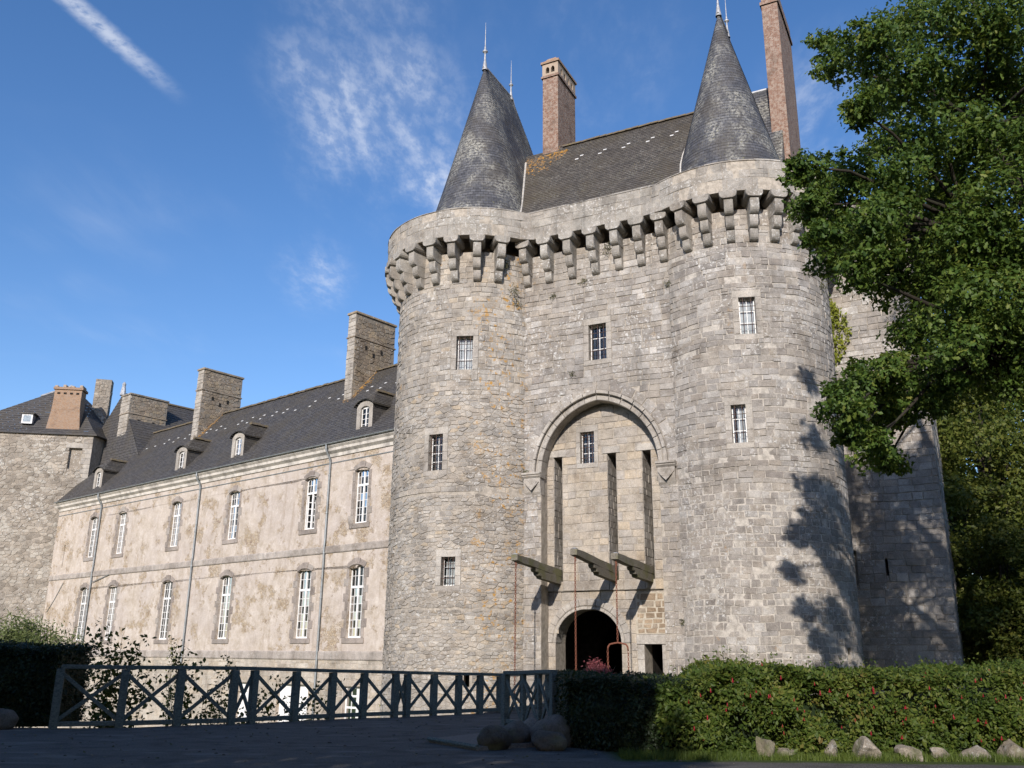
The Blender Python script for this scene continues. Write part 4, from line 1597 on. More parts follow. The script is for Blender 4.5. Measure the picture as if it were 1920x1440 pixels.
def uvbox(mb, M, x0, x1, y0, y1, z0, z1, taper=0.0):
    c0 = [(x0, y0), (x1, y0), (x1, y1), (x0, y1)]
    c1 = [(x0+taper, y0+taper), (x1-taper, y0+taper), (x1-taper, y1-taper), (x0+taper, y1-taper)]
    run = 0
    for k in range(4):
        a, b = c0[k], c0[(k+1) % 4]
        p, q = c1[k], c1[(k+1) % 4]
        l = hypot(b[0]-a[0], b[1]-a[1])
        mb.poly([M @ Vector((*a, z0)), M @ Vector((*b, z0)), M @ Vector((*q, z1)), M @ Vector((*p, z1))], 0, [(run, z0), (run+l, z0), (run+l, z1), (run, z1)])
        run += l+0.13
    mb.poly([M @ Vector((*p, z1)) for p in c1], 0, [(p[0], p[1]) for p in c1])


# brick chimneys of the gatehouse
def arcade_band(mb, M, x0, x1, y0, y1, z0, z1, nx, ny):
    c = [(x0, y0), (x1, y0), (x1, y1), (x0, y1)]
    for k, nn in zip(range(4), (nx, ny, nx, ny)):
        a, b = Vector((*c[k], 0)), Vector((*c[(k+1) % 4], 0))
        l = (b-a).length
        d = (b-a)/l
        inn = Vector((-d.y, d.x, 0))
        mp = lambda s, z, h=0.0: tuple(M @ (a+d*s-inn*h+Z*z))
        holes = []
        for i in range(nn):
            cx = l*(i+1)/(nn+1)
            holes.append(pointed(cx, 0.12, z0+0.18, z0+0.42, z0+0.62, 4))
        i0 = len(mb.f)
        tess_core(mb, mp, [(0, z0), (l, z0), (l, z1), (0, z1)], holes)
        for h in holes:
            reveal(mb, mp, h, 0.35)
        for j in range(i0, len(mb.f)):
            mb.uv[j] = None


ch = MB()
uvbox(ch, GF, -4.45, -3.45, -7.7, -5.05, 24, 35.35)
c1 = ch.obj('brick_chimney', M_BRICK, gate)
ch = MB(); uvbox(ch, GF, -4.53, -3.37, -7.78, -4.97, 35.35, 35.5); ch.obj('brick_course', M_BRICK, c1)
ch = MB(); arcade_band(ch, GF, -4.47, -3.43, -7.72, -5.03, 35.5, 36.35, 2, 4)
ch.has_uv = True
ch.obj('chimney_arcade', M_BRICK_O, c1)
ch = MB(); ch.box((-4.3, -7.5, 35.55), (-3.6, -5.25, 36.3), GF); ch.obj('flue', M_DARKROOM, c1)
ch = MB(); uvbox(ch, GF, -4.55, -3.35, -7.8, -4.95, 36.35, 36.5); ch.obj('brick_course', M_BRICK_O, c1)
ch = MB(); uvbox(ch, GF, -4.45, -3.45, -7.7, -5.05, 36.5, 36.85, 0.22); ch.obj('chimney_cap', M_BRICK_O, c1)
ch = MB(); uvbox(ch, GF, 8.42, 9.30, -11.4, -7.1, 24, 37.55)
c2 = ch.obj('brick_chimney', M_BRICK, gate)
ch = MB(); uvbox(ch, GF, 8.34, 9.38, -11.48, -7.02, 37.55, 37.75); ch.obj('brick_course', M_BRICK, c2)
ch = MB(); uvbox(ch, GF, 8.42, 9.30, -11.4, -7.1, 37.75, 38.6); ch.obj('chimney_cap', M_BRICK, c2)
# lichened fillets where the chimney meets the slates
m = MB()
sl2 = math.tan(sl)
pts = []
for i in range(9):
    u = -5.3+i*0.32
    v = -4.85+0.9*max(0, 0.5-i*0.12)+0.05*sin(i*2.1)
    pts.append(GP(u, v, RZ-(v-RV)*sl2+0.03))
m.tube(pts, [0.03, 0.05, 0.09, 0.06, 0.10, 0.07, 0.09, 0.06, 0.03], 7)
m.obj('lichen_fillet', M_LICHEN, groof, smooth=True)
m = MB()
pts = [GP(-3.42, v, RZ-max(0, v-RV)*sl2+0.05) for v in (-4.9, -5.05, -5.2)]+[GP(-3.42+0.02*k, -5.2, RZ+0.12) for k in range(1, 30, 6)]
m.tube(pts, 0.04, 6)
m.obj('lichen_fillet', M_LICHEN, groof)
# valley fillets of pale mortar between spires and roof
for c, sx in ((LC, 1), (RC, -1)):
    m = MB()
    pts = []
    for i in range(9):
        t = i/8
        z = 23.2+(29.6-23.2)*t
        rr = 3.22*(1-(z-22.6)/12.4)
        v = RV+(RZ-z)/sl2
        dv = v-c[1]
        du = math.sqrt(max(0.01, rr*rr-dv*dv)) if dv > 0 else rr
        pts.append(GP(c[0]+sx*(du+0.02), v+0.03, z+0.03))
    m.tube(pts, 0.06, 6)
    m.obj('valley_fillet', M_FLANGE, groof)

# ------------------------------------------------------------------ drawbridge arms and chains
def gl(u, v, z):
    return GP(u, v, z)


def arm(u, tip, z0, z1, label):
    t = thing('drawbridge_beam', GP(u, VU, z0), label, 'timber beam', 'drawbridge beams over the gate')
    m = MB()
    w_ = 0.15
    N_ = 9
    loops = []
    for i in range(N_+1):
        f = i/N_
        v = VU-1.0+(tip-VU+1.0)*f
        z = z0+(z1-z0)*max(0, (v-VU))/(tip-VU)
        hh = 0.17-0.02*f
        jw = 0.012*sin(i*2.3+u)
        wz = 0.012*sin(i*1.7+u*2)
        if i == N_:
            hh *= 0.8
        loops.append([GP(u-w_+jw, v, z-hh+wz), GP(u+w_+jw, v, z-hh+wz), GP(u+w_+jw, v, z+hh-0.02+wz), GP(u+w_*0.6, v, z+hh+wz), GP(u-w_*0.6, v, z+hh+wz), GP(u-w_+jw, v, z+hh-0.02+wz)])
    m.loft(loops); m.poly(loops[0]); m.poly(loops[-1])
    m.obj('arm_timber', M_BEAM, t)
    m = MB()
    e1 = VU+(tip-VU)*0.50
    sl_ = (z1-z0)/(tip-VU)
    zt = lambda v: z0+sl_*max(0, v-VU)-0.185
    prof = [(VU-1.0, zt(VU-1)), (e1+0.45, zt(e1+0.45)), (e1+0.33, zt(e1)-0.10), (e1+0.15, zt(e1)-0.12), (e1+0.08, zt(e1)-0.24), (e1-0.12, zt(e1)-0.25), (e1-0.22, zt(e1)-0.36), (VU-1.0, zt(VU)-0.36)]
    m.prism([(v, z) for v, z in prof], -0.14, 0.14, GM(u, 0, 0))
    m.obj('bracket_timber', M_BEAM, t)
    m = MB()
    c = GP(u, tip-0.02, z1)
    m.loft([[c+Ge*(0.17*cos(a)*k)+Gn*(0.12*sin(a)*k-0.1)+Z*(0.12+0.07*(1-k)) for a in [2*pi*q/8 for q in range(8)]] for k in (1, 0.8, 0.3)])
    m.obj('lead_cap', M_LEAD, t)
    return t


arm(-1.615, 3.85, 5.33, 5.62, 'weathered drawbridge beam nearest the lichened left tower')
arm(1.09, 3.9, 5.36, 5.74, 'weathered drawbridge beam above the gate arch, middle of three')
arm(2.77, 3.7, 5.33, 5.50, 'weathered drawbridge beam above the small postern door')


def chain_mesh(name, p0, p1, mat, parent=None, ln=0.115, r=0.0125, sway=0.0):
    p0, p1 = Vector(p0), Vector(p1)
    L = (p1-p0).length
    n = int(L/(ln*0.74))
    m = MB()
    d = (p1-p0)/L
    a = d.cross(Vector((0.9, 0.3, 0.1))).normalized()
    b = d.cross(a)
    for i in range(n):
        c = p0.lerp(p1, (i+0.5)/n)
        s = a if i % 2 else b
        t = b if i % 2 else a
        pts = []
        for k in range(8):
            an = 2*pi*k/8
            pts.append(c+d*(cos(an)*ln*0.5)+s*(sin(an)*ln*0.3))
        base = len(m.v)
        for k in range(8):
            q = pts[k]
            o = (q-c).normalized()
            for (x, y) in ((1, 0), (0, 1), (-1, 0), (0, -1)):
                m.v.append(tuple(q+o*(x*r)+t*(y*r)))
        for k in range(8):
            k2 = (k+1) % 8
            for j in range(4):
                j2 = (j+1) % 4
                m.f.append((base+k*4+j, base+k*4+j2, base+k2*4+j2, base+k2*4+j)); m.t.append(0); m.uv.append(None)
    return m.obj(name, mat, parent, fix=False)


def hook(t, p):
    m = MB()
    m.tube([p+Vector((0, 0, 0.2)), p+Vector((0, 0, 0.06)), p+Vector((0.05, 0, 0.0)), p+Vector((0.03, 0, -0.06)), p+Vector((-0.02, 0, -0.05))], 0.016, 6)
    m.obj('hook', M_RUST, t)


t = thing('drawbridge_chain', GP(-1.615, 3.7, 0), 'long rusty chain hanging in front of the left tower foot', 'chain', 'drawbridge chains')
chain_mesh('chain_links', GP(-1.615, 3.7, 5.40), GP(-1.615, 3.7, 0.05), M_RUST, t); hook(t, GP(-1.615, 3.7, 5.32))
t = thing('drawbridge_chain', GP(1.09, 3.75, 0), 'long rusty chain hanging across the left half of the gate arch', 'chain', 'drawbridge chains')
chain_mesh('chain_links', GP(1.09, 3.75, 5.50), GP(1.09, 3.75, 0.05), M_RUST, t); hook(t, GP(1.09, 3.75, 5.42))
t = thing('drawbridge_chain', GP(2.77, 3.55, 0), 'rusty chain ending in a curved iron yoke with two short chains', 'chain', 'drawbridge chains')
chain_mesh('chain_links', GP(2.77, 3.55, 5.30), GP(2.77, 3.55, 2.22), M_RUST, t); hook(t, GP(2.77, 3.55, 5.2))
m = MB()
m.tube([GP(2.77+x, 3.55, z) for x, z in ((-0.42, 1.9), (-0.40, 2.05), (-0.33, 2.14), (-0.15, 2.18), (0, 2.2), (0.15, 2.18), (0.33, 2.14), (0.40, 2.05), (0.42, 1.9))], 0.035, 8)
m.obj('yoke', M_RUST, t, smooth=True)
for sx in (-1, 1):
    chain_mesh('short_chain', GP(2.77+sx*0.42, 3.55, 1.9), GP(2.77+sx*0.42, 3.55, 0.05), M_RUST, t)

# ------------------------------------------------------------------ the long wing
R2 = random.Random(23)
WF = Matrix(((Ww.x, Wn.x, 0, WO.x), (Ww.y, Wn.y, 0, WO.y), (0, 0, 1, 0), (0, 0, 0, 1)))     # x along the wing to the left, y out, z up
wing = thing('castle_wing', WP(19, 5, -3.8), 'long plastered castle wing with white tall windows, slate roof and dormers', 'castle wing')
mpF = wflat(0.0)
WS = [2.42, 6.82, 14.50, 21.25, 28.55, 32.85]
wholes = []
for s in WS:
    wholes.append((s-0.56, 8.42, s+0.56, 11.42, 0.16))
for s in WS:
    wholes.append((s-0.60, 2.50, s+0.60, 6.22, 0.18))
slit = [(37.0, 7.9, 37.22, 9.6)]
base_open = [(1.05, -2.0, 2.95, 0.12), (5.8, -2.0, 8.5, 0.10), (10.8, -2.0, 12.3, 0.10)]
mb = MB()
loops = [segmental(*h) for h in wholes]
grid_core(mb, mpF, -4.5, 39.0, -4, 13.1, [h[:4] for h in wholes]+slit+base_open, 50, 0.3)
for h, lp in zip(wholes, loops):        # close the corners over each arched head
    hd_ = lp[2:]
    for k in range(len(hd_)-1):
        (xa, za), (xb, zb) = hd_[k], hd_[k+1]
        mb.poly([mpF(xa, za), mpF(xb, zb), mpF(xb, h[3]), mpF(xa, h[3])], 0.5)
        mb.poly([mpF(xa, za), mpF(xb, zb), mpF(xb, zb, -0.3), mpF(xa, za, -0.3)], 0.5)
mb.poly([WP(39, 0, -4), WP(39, 10.3, -4), WP(39, 10.3, 13.1), WP(39, 0, 13.1)])
mb.poly([WP(-4.5, 10.3, -4), WP(39, 10.3, -4), WP(39, 10.3, 13.1), WP(-4.5, 10.3, 13.1)])
mb.obj('plaster_wall', M_PLASTER, wing)


def tall_window(parent, s, z0, w, h, rise, rows, top_rows, own, ajar=False):
    M = WM_(s, 0, z0)
    y0, y1 = -0.24, -0.17
    b = 0.055
    tz = h*0.695
    mb = MB()
    mb.box((-w/2, y0, 0), (-w/2+b, y1, h-rise+0.04), M)
    mb.box((w/2-b, y0, 0), (w/2, y1, h-rise+0.04), M)
    mb.box((-w/2+b, y0, 0), (w/2-b, y1, 0.09), M)
    # arched head
    lo = segmental(-w/2, w/2, 0, h, rise, 6)[2:]
    li = segmental(-w/2+b, w/2-b, 0, h-b*1.4, rise*0.9, 6)[2:]
    for k in range(len(lo)-1):
        for y in (y0, y1):
            mb.poly([M @ Vector((lo[k][0], y, lo[k][1])), M @ Vector((lo[k+1][0], y, lo[k+1][1])), M @ Vector((li[k+1][0], y, li[k+1][1])), M @ Vector((li[k][0], y, li[k][1]))])
        mb.poly([M @ Vector((li[k][0], y0, li[k][1])), M @ Vector((li[k+1][0], y0, li[k+1][1])), M @ Vector((li[k+1][0], y1, li[k+1][1])), M @ Vector((li[k][0], y1, li[k][1]))])
    mb.box((-w/2+b, y0, tz-0.06), (w/2-b, y1+0.02, tz+0.06), M)
    mb.box((-0.055, y0, 0.09), (0.055, y1+0.012, tz-0.06), M)
    mb.box((-0.05, y0, tz+0.06), (0.05, y1+0.010, h-rise*0.4), M)
    q = 0.026
    half = w/2-b
    if not ajar:
        for sx in (-1, 1):
            x = sx*(0.055+half)/2
            mb.box((x-q/2, y0+0.015, 0.09), (x+q/2, y1-0.01, tz-0.06), M)
            for k in range(1, rows):
                z = 0.09+(tz-0.15)*k/rows
                xa, xb = (0.055, half) if sx > 0 else (-half, -0.055)
                mb.box((xa, y0+0.018, z-q/2), (xb, y1-0.013, z+q/2), M)
    for sx in (-1, 1):
        x = sx*(0.05+half)/2
        mb.box((x-q/2, y0+0.015, tz+0.06), (x+q/2, y1-0.01, h-rise*0.75), M)
        z = tz+0.06+(h-tz-0.06)*0.5
        for k in range(1, top_rows):
            z = tz+0.06+(h-tz-0.1)*k/top_rows
            xa, xb = (0.05, half) if sx > 0 else (-half, -0.05)
            mb.box((xa, y0+0.018, z-q/2), (xb, y1-0.013, z+q/2), M)
    fr = mb.obj('window', M_WHITE, parent)
    yg = (y0+y1)/2
    if own:
        for sx in (-1, 1):
            for c in (0, 1):
                for k in range(rows+top_rows):
                    x0 = 0.055+(half-0.055)*c/2
                    x1 = 0.055+(half-0.055)*(c+1)/2
                    if k < rows:
                        if ajar:
                            continue
                        za, zb = 0.09+(tz-0.15)*k/rows, 0.09+(tz-0.15)*(k+1)/rows
                    else:
                        kk = k-rows
                        za, zb = tz+0.06+(h-rise*0.7-tz-0.06)*kk/top_rows, tz+0.06+(h-rise*0.7-tz-0.06)*(kk+1)/top_rows
                    g = MB()
                    tl = R2.uniform(-0.004, 0.004)
                    g.poly([M @ Vector((sx*x0, yg+tl, za)), M @ Vector((sx*x1, yg-tl, za)), M @ Vector((sx*x1, yg, zb)), M @ Vector((sx*x0, yg, zb))])
                    g.obj('pane', M_GLASS, fr)
    else:
        g = MB()
        g.poly([M @ Vector((x, yg, z)) for x, z in segmental(-w/2+b/2, w/2-b/2, 0.03, h-b/2, rise, 6)])
        g.obj('glazing', M_GLASS, fr)
    if ajar:      # two casements swung inwards
        for sx in (-1, 1):
            hinge = M @ Matrix.Translation((sx*half, y0, 0)) @ Matrix.Rotation(sx*radians(62), 4, 'Z')
            cw = half-0.03
            c = MB()
            xs = (0, -sx*cw)
            xa, xb = min(xs), max(xs)
            c.box((xa, -0.02, 0.10), (xa+0.06, 0.02, tz-0.07), hinge); c.box((xb-0.06, -0.02, 0.10), (xb, 0.02, tz-0.07), hinge)
            for k in range(rows+1):
                z = 0.13+(tz-0.23)*k/rows
                c.box((xa+0.06, -0.018, z-0.025), (xb-0.06, 0.018, z+0.025), hinge)
            c.box(((xa+xb)/2-0.014, -0.012, 0.10), ((xa+xb)/2+0.014, 0.012, tz-0.07), hinge)
            cs = c.obj('casement', M_WHITE, fr)
            g = MB(); g.poly([hinge @ Vector(p) for p in ((xa, 0, 0.12), (xb, 0, 0.12), (xb, 0, tz-0.1), (xa, 0, tz-0.1))]); g.obj('pane', M_GLASS, cs)
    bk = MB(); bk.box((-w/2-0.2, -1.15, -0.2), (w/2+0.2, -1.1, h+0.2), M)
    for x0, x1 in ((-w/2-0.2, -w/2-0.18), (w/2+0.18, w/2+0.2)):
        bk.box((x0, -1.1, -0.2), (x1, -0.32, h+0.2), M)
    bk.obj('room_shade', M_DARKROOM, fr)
    # stone frame
    jw = 0.21
    z = 0.0
    i = 0
    while z < h-rise-0.1:
        hh = min(R2.uniform(0.36, 0.52), h-rise-z)
        if h-rise-(z+hh) < 0.15:
            hh = h-rise-z
        for sx in (-1, 1):
            long_ = 0.18 if (i+(sx > 0)) % 2 and R2.random() < 0.8 else 0.0
            xa, xb = s+sx*(w/2+jw+long_), s+sx*w/2
            m = MB()
            stone_geo(m, [(min(xa, xb), z0+z), (max(xa, xb), z0+z), (max(xa, xb), z0+z+hh), (min(xa, xb), z0+z+hh)], mpF, R2, 0.005, (0.018, 0.03), 0.012)
            m.obj('quoin', M_QUOIN, fr)
        z += hh; i += 1
    head = segmental(s-w/2, s+w/2, z0, z0+h, rise, 6)[2:]
    out = segmental(s-w/2-jw, s+w/2+jw, z0, z0+h+0.33, rise+0.08, 6)[2:]
    for k in range(0, 6, 2):
        kt = 0.05 if k == 2 else 0
        pts = [head[k], head[k+1], head[k+2], (out[k+2][0], out[k+2][1]+kt), (out[k+1][0], out[k+1][1]+kt), (out[k][0], out[k][1]+kt)]
        m = MB()
        stone_geo(m, pts, mpF, R2, 0.004, (0.025+kt*0.4, 0.03+kt*0.4), 0.012)
        m.obj('quoin', M_QUOIN, fr)
    # thin drip moulding over the arch
    m = MB()
    dl = [mpF(x, zz+0.02, 0.05) for x, zz in segmental(s-w/2-0.03, s+w/2+0.03, z0, z0+h+0.03, rise, 6)[2:]]
    m.tube(dl, 0.028, 5)
    m.obj('drip_mould', M_QUOIN, fr)
    m = MB()
    m.box((-w/2-jw-0.05, -0.2, -0.27), (w/2+jw+0.05, 0.055, -0.005), M, R2.random(), 0.015)
    m.obj('sill', M_QUOIN, fr)
    return fr


for i, s in enumerate(WS):
    tall_window(wing, s, 8.42, 1.12, 3.0, 0.16, 5, 2, i < 3, ajar=(i == 1))
for i, s in enumerate(WS):
    tall_window(wing, s, 2.50, 1.20, 3.72, 0.18, 6, 2, i < 3)
m = MB(); m.box((36.98, -0.2, 7.88), (37.24, -0.15, 9.62), WF); m.obj('slit_window', M_WHITE, wing)


# string courses of dressed blocks, cornice
def block_band(z0, z1, proud, mat, name, w=(0.7, 1.5), drip=False):
    band = MB()
    x = -3.0
    first = None
    while x < 38.9:
        b = min(38.95, x+R2.uniform(*w))
        m = MB()
        m.prism([(-0.05, z0), (proud, z0), (proud+0.02, z0+0.05), (proud+0.02, z1-0.06), (proud*0.6, z1), (-0.05, z1)], x+0.004, b-0.004, WF, R2.random())
        m.obj(name, mat, wing)
        x = b


M_BAND = mat_stone('band_granite', [(0, (0.33, 0.295, 0.265)), (0.4, (0.41, 0.37, 0.335)), (0.7, (0.35, 0.315, 0.285)), (1, (0.45, 0.41, 0.37))], 0.3, 0.0, 0.35, 0.35)
block_band(6.97, 7.36, 0.05, M_BAND, 'string_course_block')
block_band(1.40, 1.84, 0.06, M_BAND, 'plinth_course_block')
m = MB()
m.prism([(-0.05, 11.98), (0.03, 11.98), (0.045, 12.03), (-0.05, 12.06)], -3, 38.95, WF)
m.obj('thin_string', M_ZINC, wing)
m = MB()
m.prism([(-0.05, 12.30), (0.07, 12.34), (0.09, 12.52), (0.26, 12.66), (0.28, 12.80), (0.40, 12.92), (0.40, 13.02), (-0.05, 13.02)], -3.5, 38.95, WF)
m.obj('cornice', M_CORNICE, wing)
# basement masonry and its doors
pb = courses(-3, 38.9, -4, 1.40, (0.22, 0.36), (0.3, 0.75), R2, 0.02, 0.02)
pb = cut_rects(pb, [(h[0]-0.02, h[1], h[2]+0.02, h[3]+0.02) for h in base_open])
mb_ = MB()
lay(pb, mpF, wing, mat_stone('basement_granite', [(0, (0.40, 0.36, 0.30)), (0.5, (0.50, 0.455, 0.39)), (1, (0.44, 0.38, 0.30))], 0.3, 0, 0.25), R2, 0.012, (0.008, 0.03), 0.015, 0, rest='basement_masonry')
for (x0, z0, x1, z1) in base_open:
    n = max(2, int(round((x1-x0)/0.9)))
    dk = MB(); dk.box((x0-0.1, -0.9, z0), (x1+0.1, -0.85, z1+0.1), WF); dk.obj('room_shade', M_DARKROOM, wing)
    for k in range(n):
        a, b = x0+(x1-x0)*k/n+0.01, x0+(x1-x0)*(k+1)/n-0.01
        d = MB()
        if x0 < 2:
            for p in ((a, a+0.09), (b-0.09, b)):
                d.box((p[0], -0.24, z0), (p[1], -0.19, z1), WF)
            for z in (z0, -0.95, -0.4, z1-0.1):
                d.box((a+0.09, -0.24, z), (b-0.09, -0.19, z+0.1), WF)
            d.box(((a+b)/2-0.02, -0.235, z0), ((a+b)/2+0.02, -0.195, z1), WF)
        else:
            d.box((a, -0.24, z0), (b, -0.19, z1), WF)
            for q in range(1, 5):
                xx = a+(b-a)*q/5
                d.box((xx-0.012, -0.19, z0), (xx+0.012, -0.18, z1), WF)
        dd = d.obj('basement_door', M_WHITE, wing)
        if x0 < 2:
            g = MB(); g.poly([WF @ Vector(p) for p in ((a, -0.215, z0), (b, -0.215, z0), (b, -0.215, z1), (a, -0.215, z1))]); g.obj('glazing', M_GLASS, dd)

# gutter and downpipes
m = MB()
gp_ = [(0.40+0.075+0.075*cos(a), 13.06+0.075*sin(a)) for a in [pi+pi*k/8 for k in range(9)]]
gp_ = gp_+[(y-(0.008 if y > 0.475 else -0.008), z+0.001) for y, z in gp_[::-1]]
m.prism(gp_, -3.3, 39.0, WF)
gut = m.obj('gutter', M_ZINC, wing)
for s in (5.12, 18.42, 31.80):
    m = MB()
    m.tube([WP(s, -0.475, 13.02), WP(s, -0.475, 12.75), WP(s, -0.38, 12.55), WP(s, -0.16, 12.25), WP(s, -0.11, 12.05), WP(s, -0.11, 7.6), WP(s, -0.13, 7.4), WP(s, -0.13, 6.9), WP(s, -0.11, 6.7), WP(s, -0.12, 0), WP(s, -0.12, -3.9)], 0.055, 8)
    pipe = m.obj('downpipe', M_ZINC, wing, smooth=True)
    for z in (11.3, 9.2, 7.0, 4.6, 2.4):
        q = MB(); q.tube([WP(s, -0.12, z-0.03), WP(s, -0.12, z+0.03)], 0.072, 8); q.obj('pipe_bracket', M_ZINC, pipe)
m = MB(); m.tube([WP(31.7, -0.1, 6.55), WP(30.6, -0.08, 6.75), WP(29.3, -0.07, 7.0)], 0.03, 6); m.obj('branch_pipe', M_ZINC, wing)
m = MB(); m.tube([WP(38.5, -0.04, 4.6), WP(37.6, -0.04, 5.4), WP(36.4, -0.04, 6.7)], 0.022, 5); m.obj('wall_cable', M_ZINC, wing)

# roof
RD, RH = 5.0, 19.15
mb = MB()
stepped(mb, WP(-4.5, -0.46, 13.0), WP(39.0, -0.46, 13.0), WP(-4.5, RD, RH), WP(39.0, RD, RH), 40, 0.02)
stepped(mb, WP(39.0, 10.46, 13.0), WP(-4.5, 10.46, 13.0), WP(39.0, RD, RH), WP(-4.5, RD, RH), 24, 0.02)
wroof = mb.obj('slate_roof', M_SLATE_WING, wing)
wsl = math.atan2(RH-13.0, RD+0.46)
s = -1.0
while s < 38.6:
    add('ridge_tile', RT, M_TILE_G, wroof, WM_(s, RD, RH+0.03+R2.uniform(-.02, .02)) @ Matrix.Rotation(R2.uniform(-.06, .06), 4, 'Y'))
    s += 0.4
zroof = lambda d: 13.0+(d+0.46)*math.tan(wsl)
s = 2.2
while s < 38:
    near_ch = any(a-0.6 < s < b+0.6 for a, b in ((7.5, 8.2), (24.9, 25.7), (35.9, 37.4)))
    if not near_ch:
        for dd in (0.0, 0.3):
            if R2.random() < 0.18:
                continue
            d = 3.55-dd+R2.uniform(-.06, .06)
            add('hook_slate', HS, M_WSLATE, wroof, WM_(s+0.25*dd, d, zroof(d)+0.035) @ Matrix.Rotation(-wsl, 4, 'X'))
    s += R2.uniform(1.2, 1.55)


# stone chimneys across the roof
def slab_chimney(s0, s1, d0, d1, zt, z0=14.0):
    c = MB()
    c.box((s0, -d1, z0), (s1, -d0, zt-0.15), WF)
    t = c.obj('stone_chimney', M_MORTAR_D, wing)
    zc = zt-1.75
    faces = [(lambda a, z, h=0.0: tuple(WP(a, d0-h, z)), s0, s1), (lambda a, z, h=0.0: tuple(WP(s0-h, a, z)), d0, d1), (lambda a, z, h=0.0: tuple(WP(a, d1+h, z)), s0, s1), (lambda a, z, h=0.0: tuple(WP(s1+h, a, z)), d0, d1)]
    for k, (mp, a, b) in enumerate(faces):
        p = courses(a, b, z0, zt-0.16, (0.2, 0.34), (0.26, 0.6), R2, 0.02) if k == 0 else rubble(a, b, z0, zt-0.16, 0.34, 0.22, R2)
        lay(p, mp, t, M_DRESSED if k == 0 else M_CHIMSTONE, R2, 0.011, (0.01, 0.045), 0.018, 0)
    for zz, pr, hh in ((zc, 0.075, 0.10), (zt-0.15, 0.09, 0.15)):
        m = MB(); m.box((s0-pr, -d1-pr, zz), (s1+pr, -d0+pr, zz+hh), WF, 0.3, 0.02); m.obj('drip_course', M_CHIMSTONE, t)
    return t


for s0, s1, zt in ((7.45, 8.17, 22.7), (24.9, 25.7, 22.4), (35.95, 37.4, 22.4)):
    t = slab_chimney(s0, s1, 3.0, 6.35, zt)
    for k in range(3):      # putlog holes on the broad face
        z = zt-2.4-0.35*(k % 2)
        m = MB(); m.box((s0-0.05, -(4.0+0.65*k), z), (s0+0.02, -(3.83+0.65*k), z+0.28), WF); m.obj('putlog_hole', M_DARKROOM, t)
    m = MB()
    m.tube([WP(s0-0.05, d, zroof(d)+0.04) for d in (3.0, 3.6, 4.2, 4.9)], [0.03, 0.06, 0.045, 0.02], 6)
    m.obj('lichen_fillet', M_LICHEN if s0 < 30 else M_FLANGE, t)


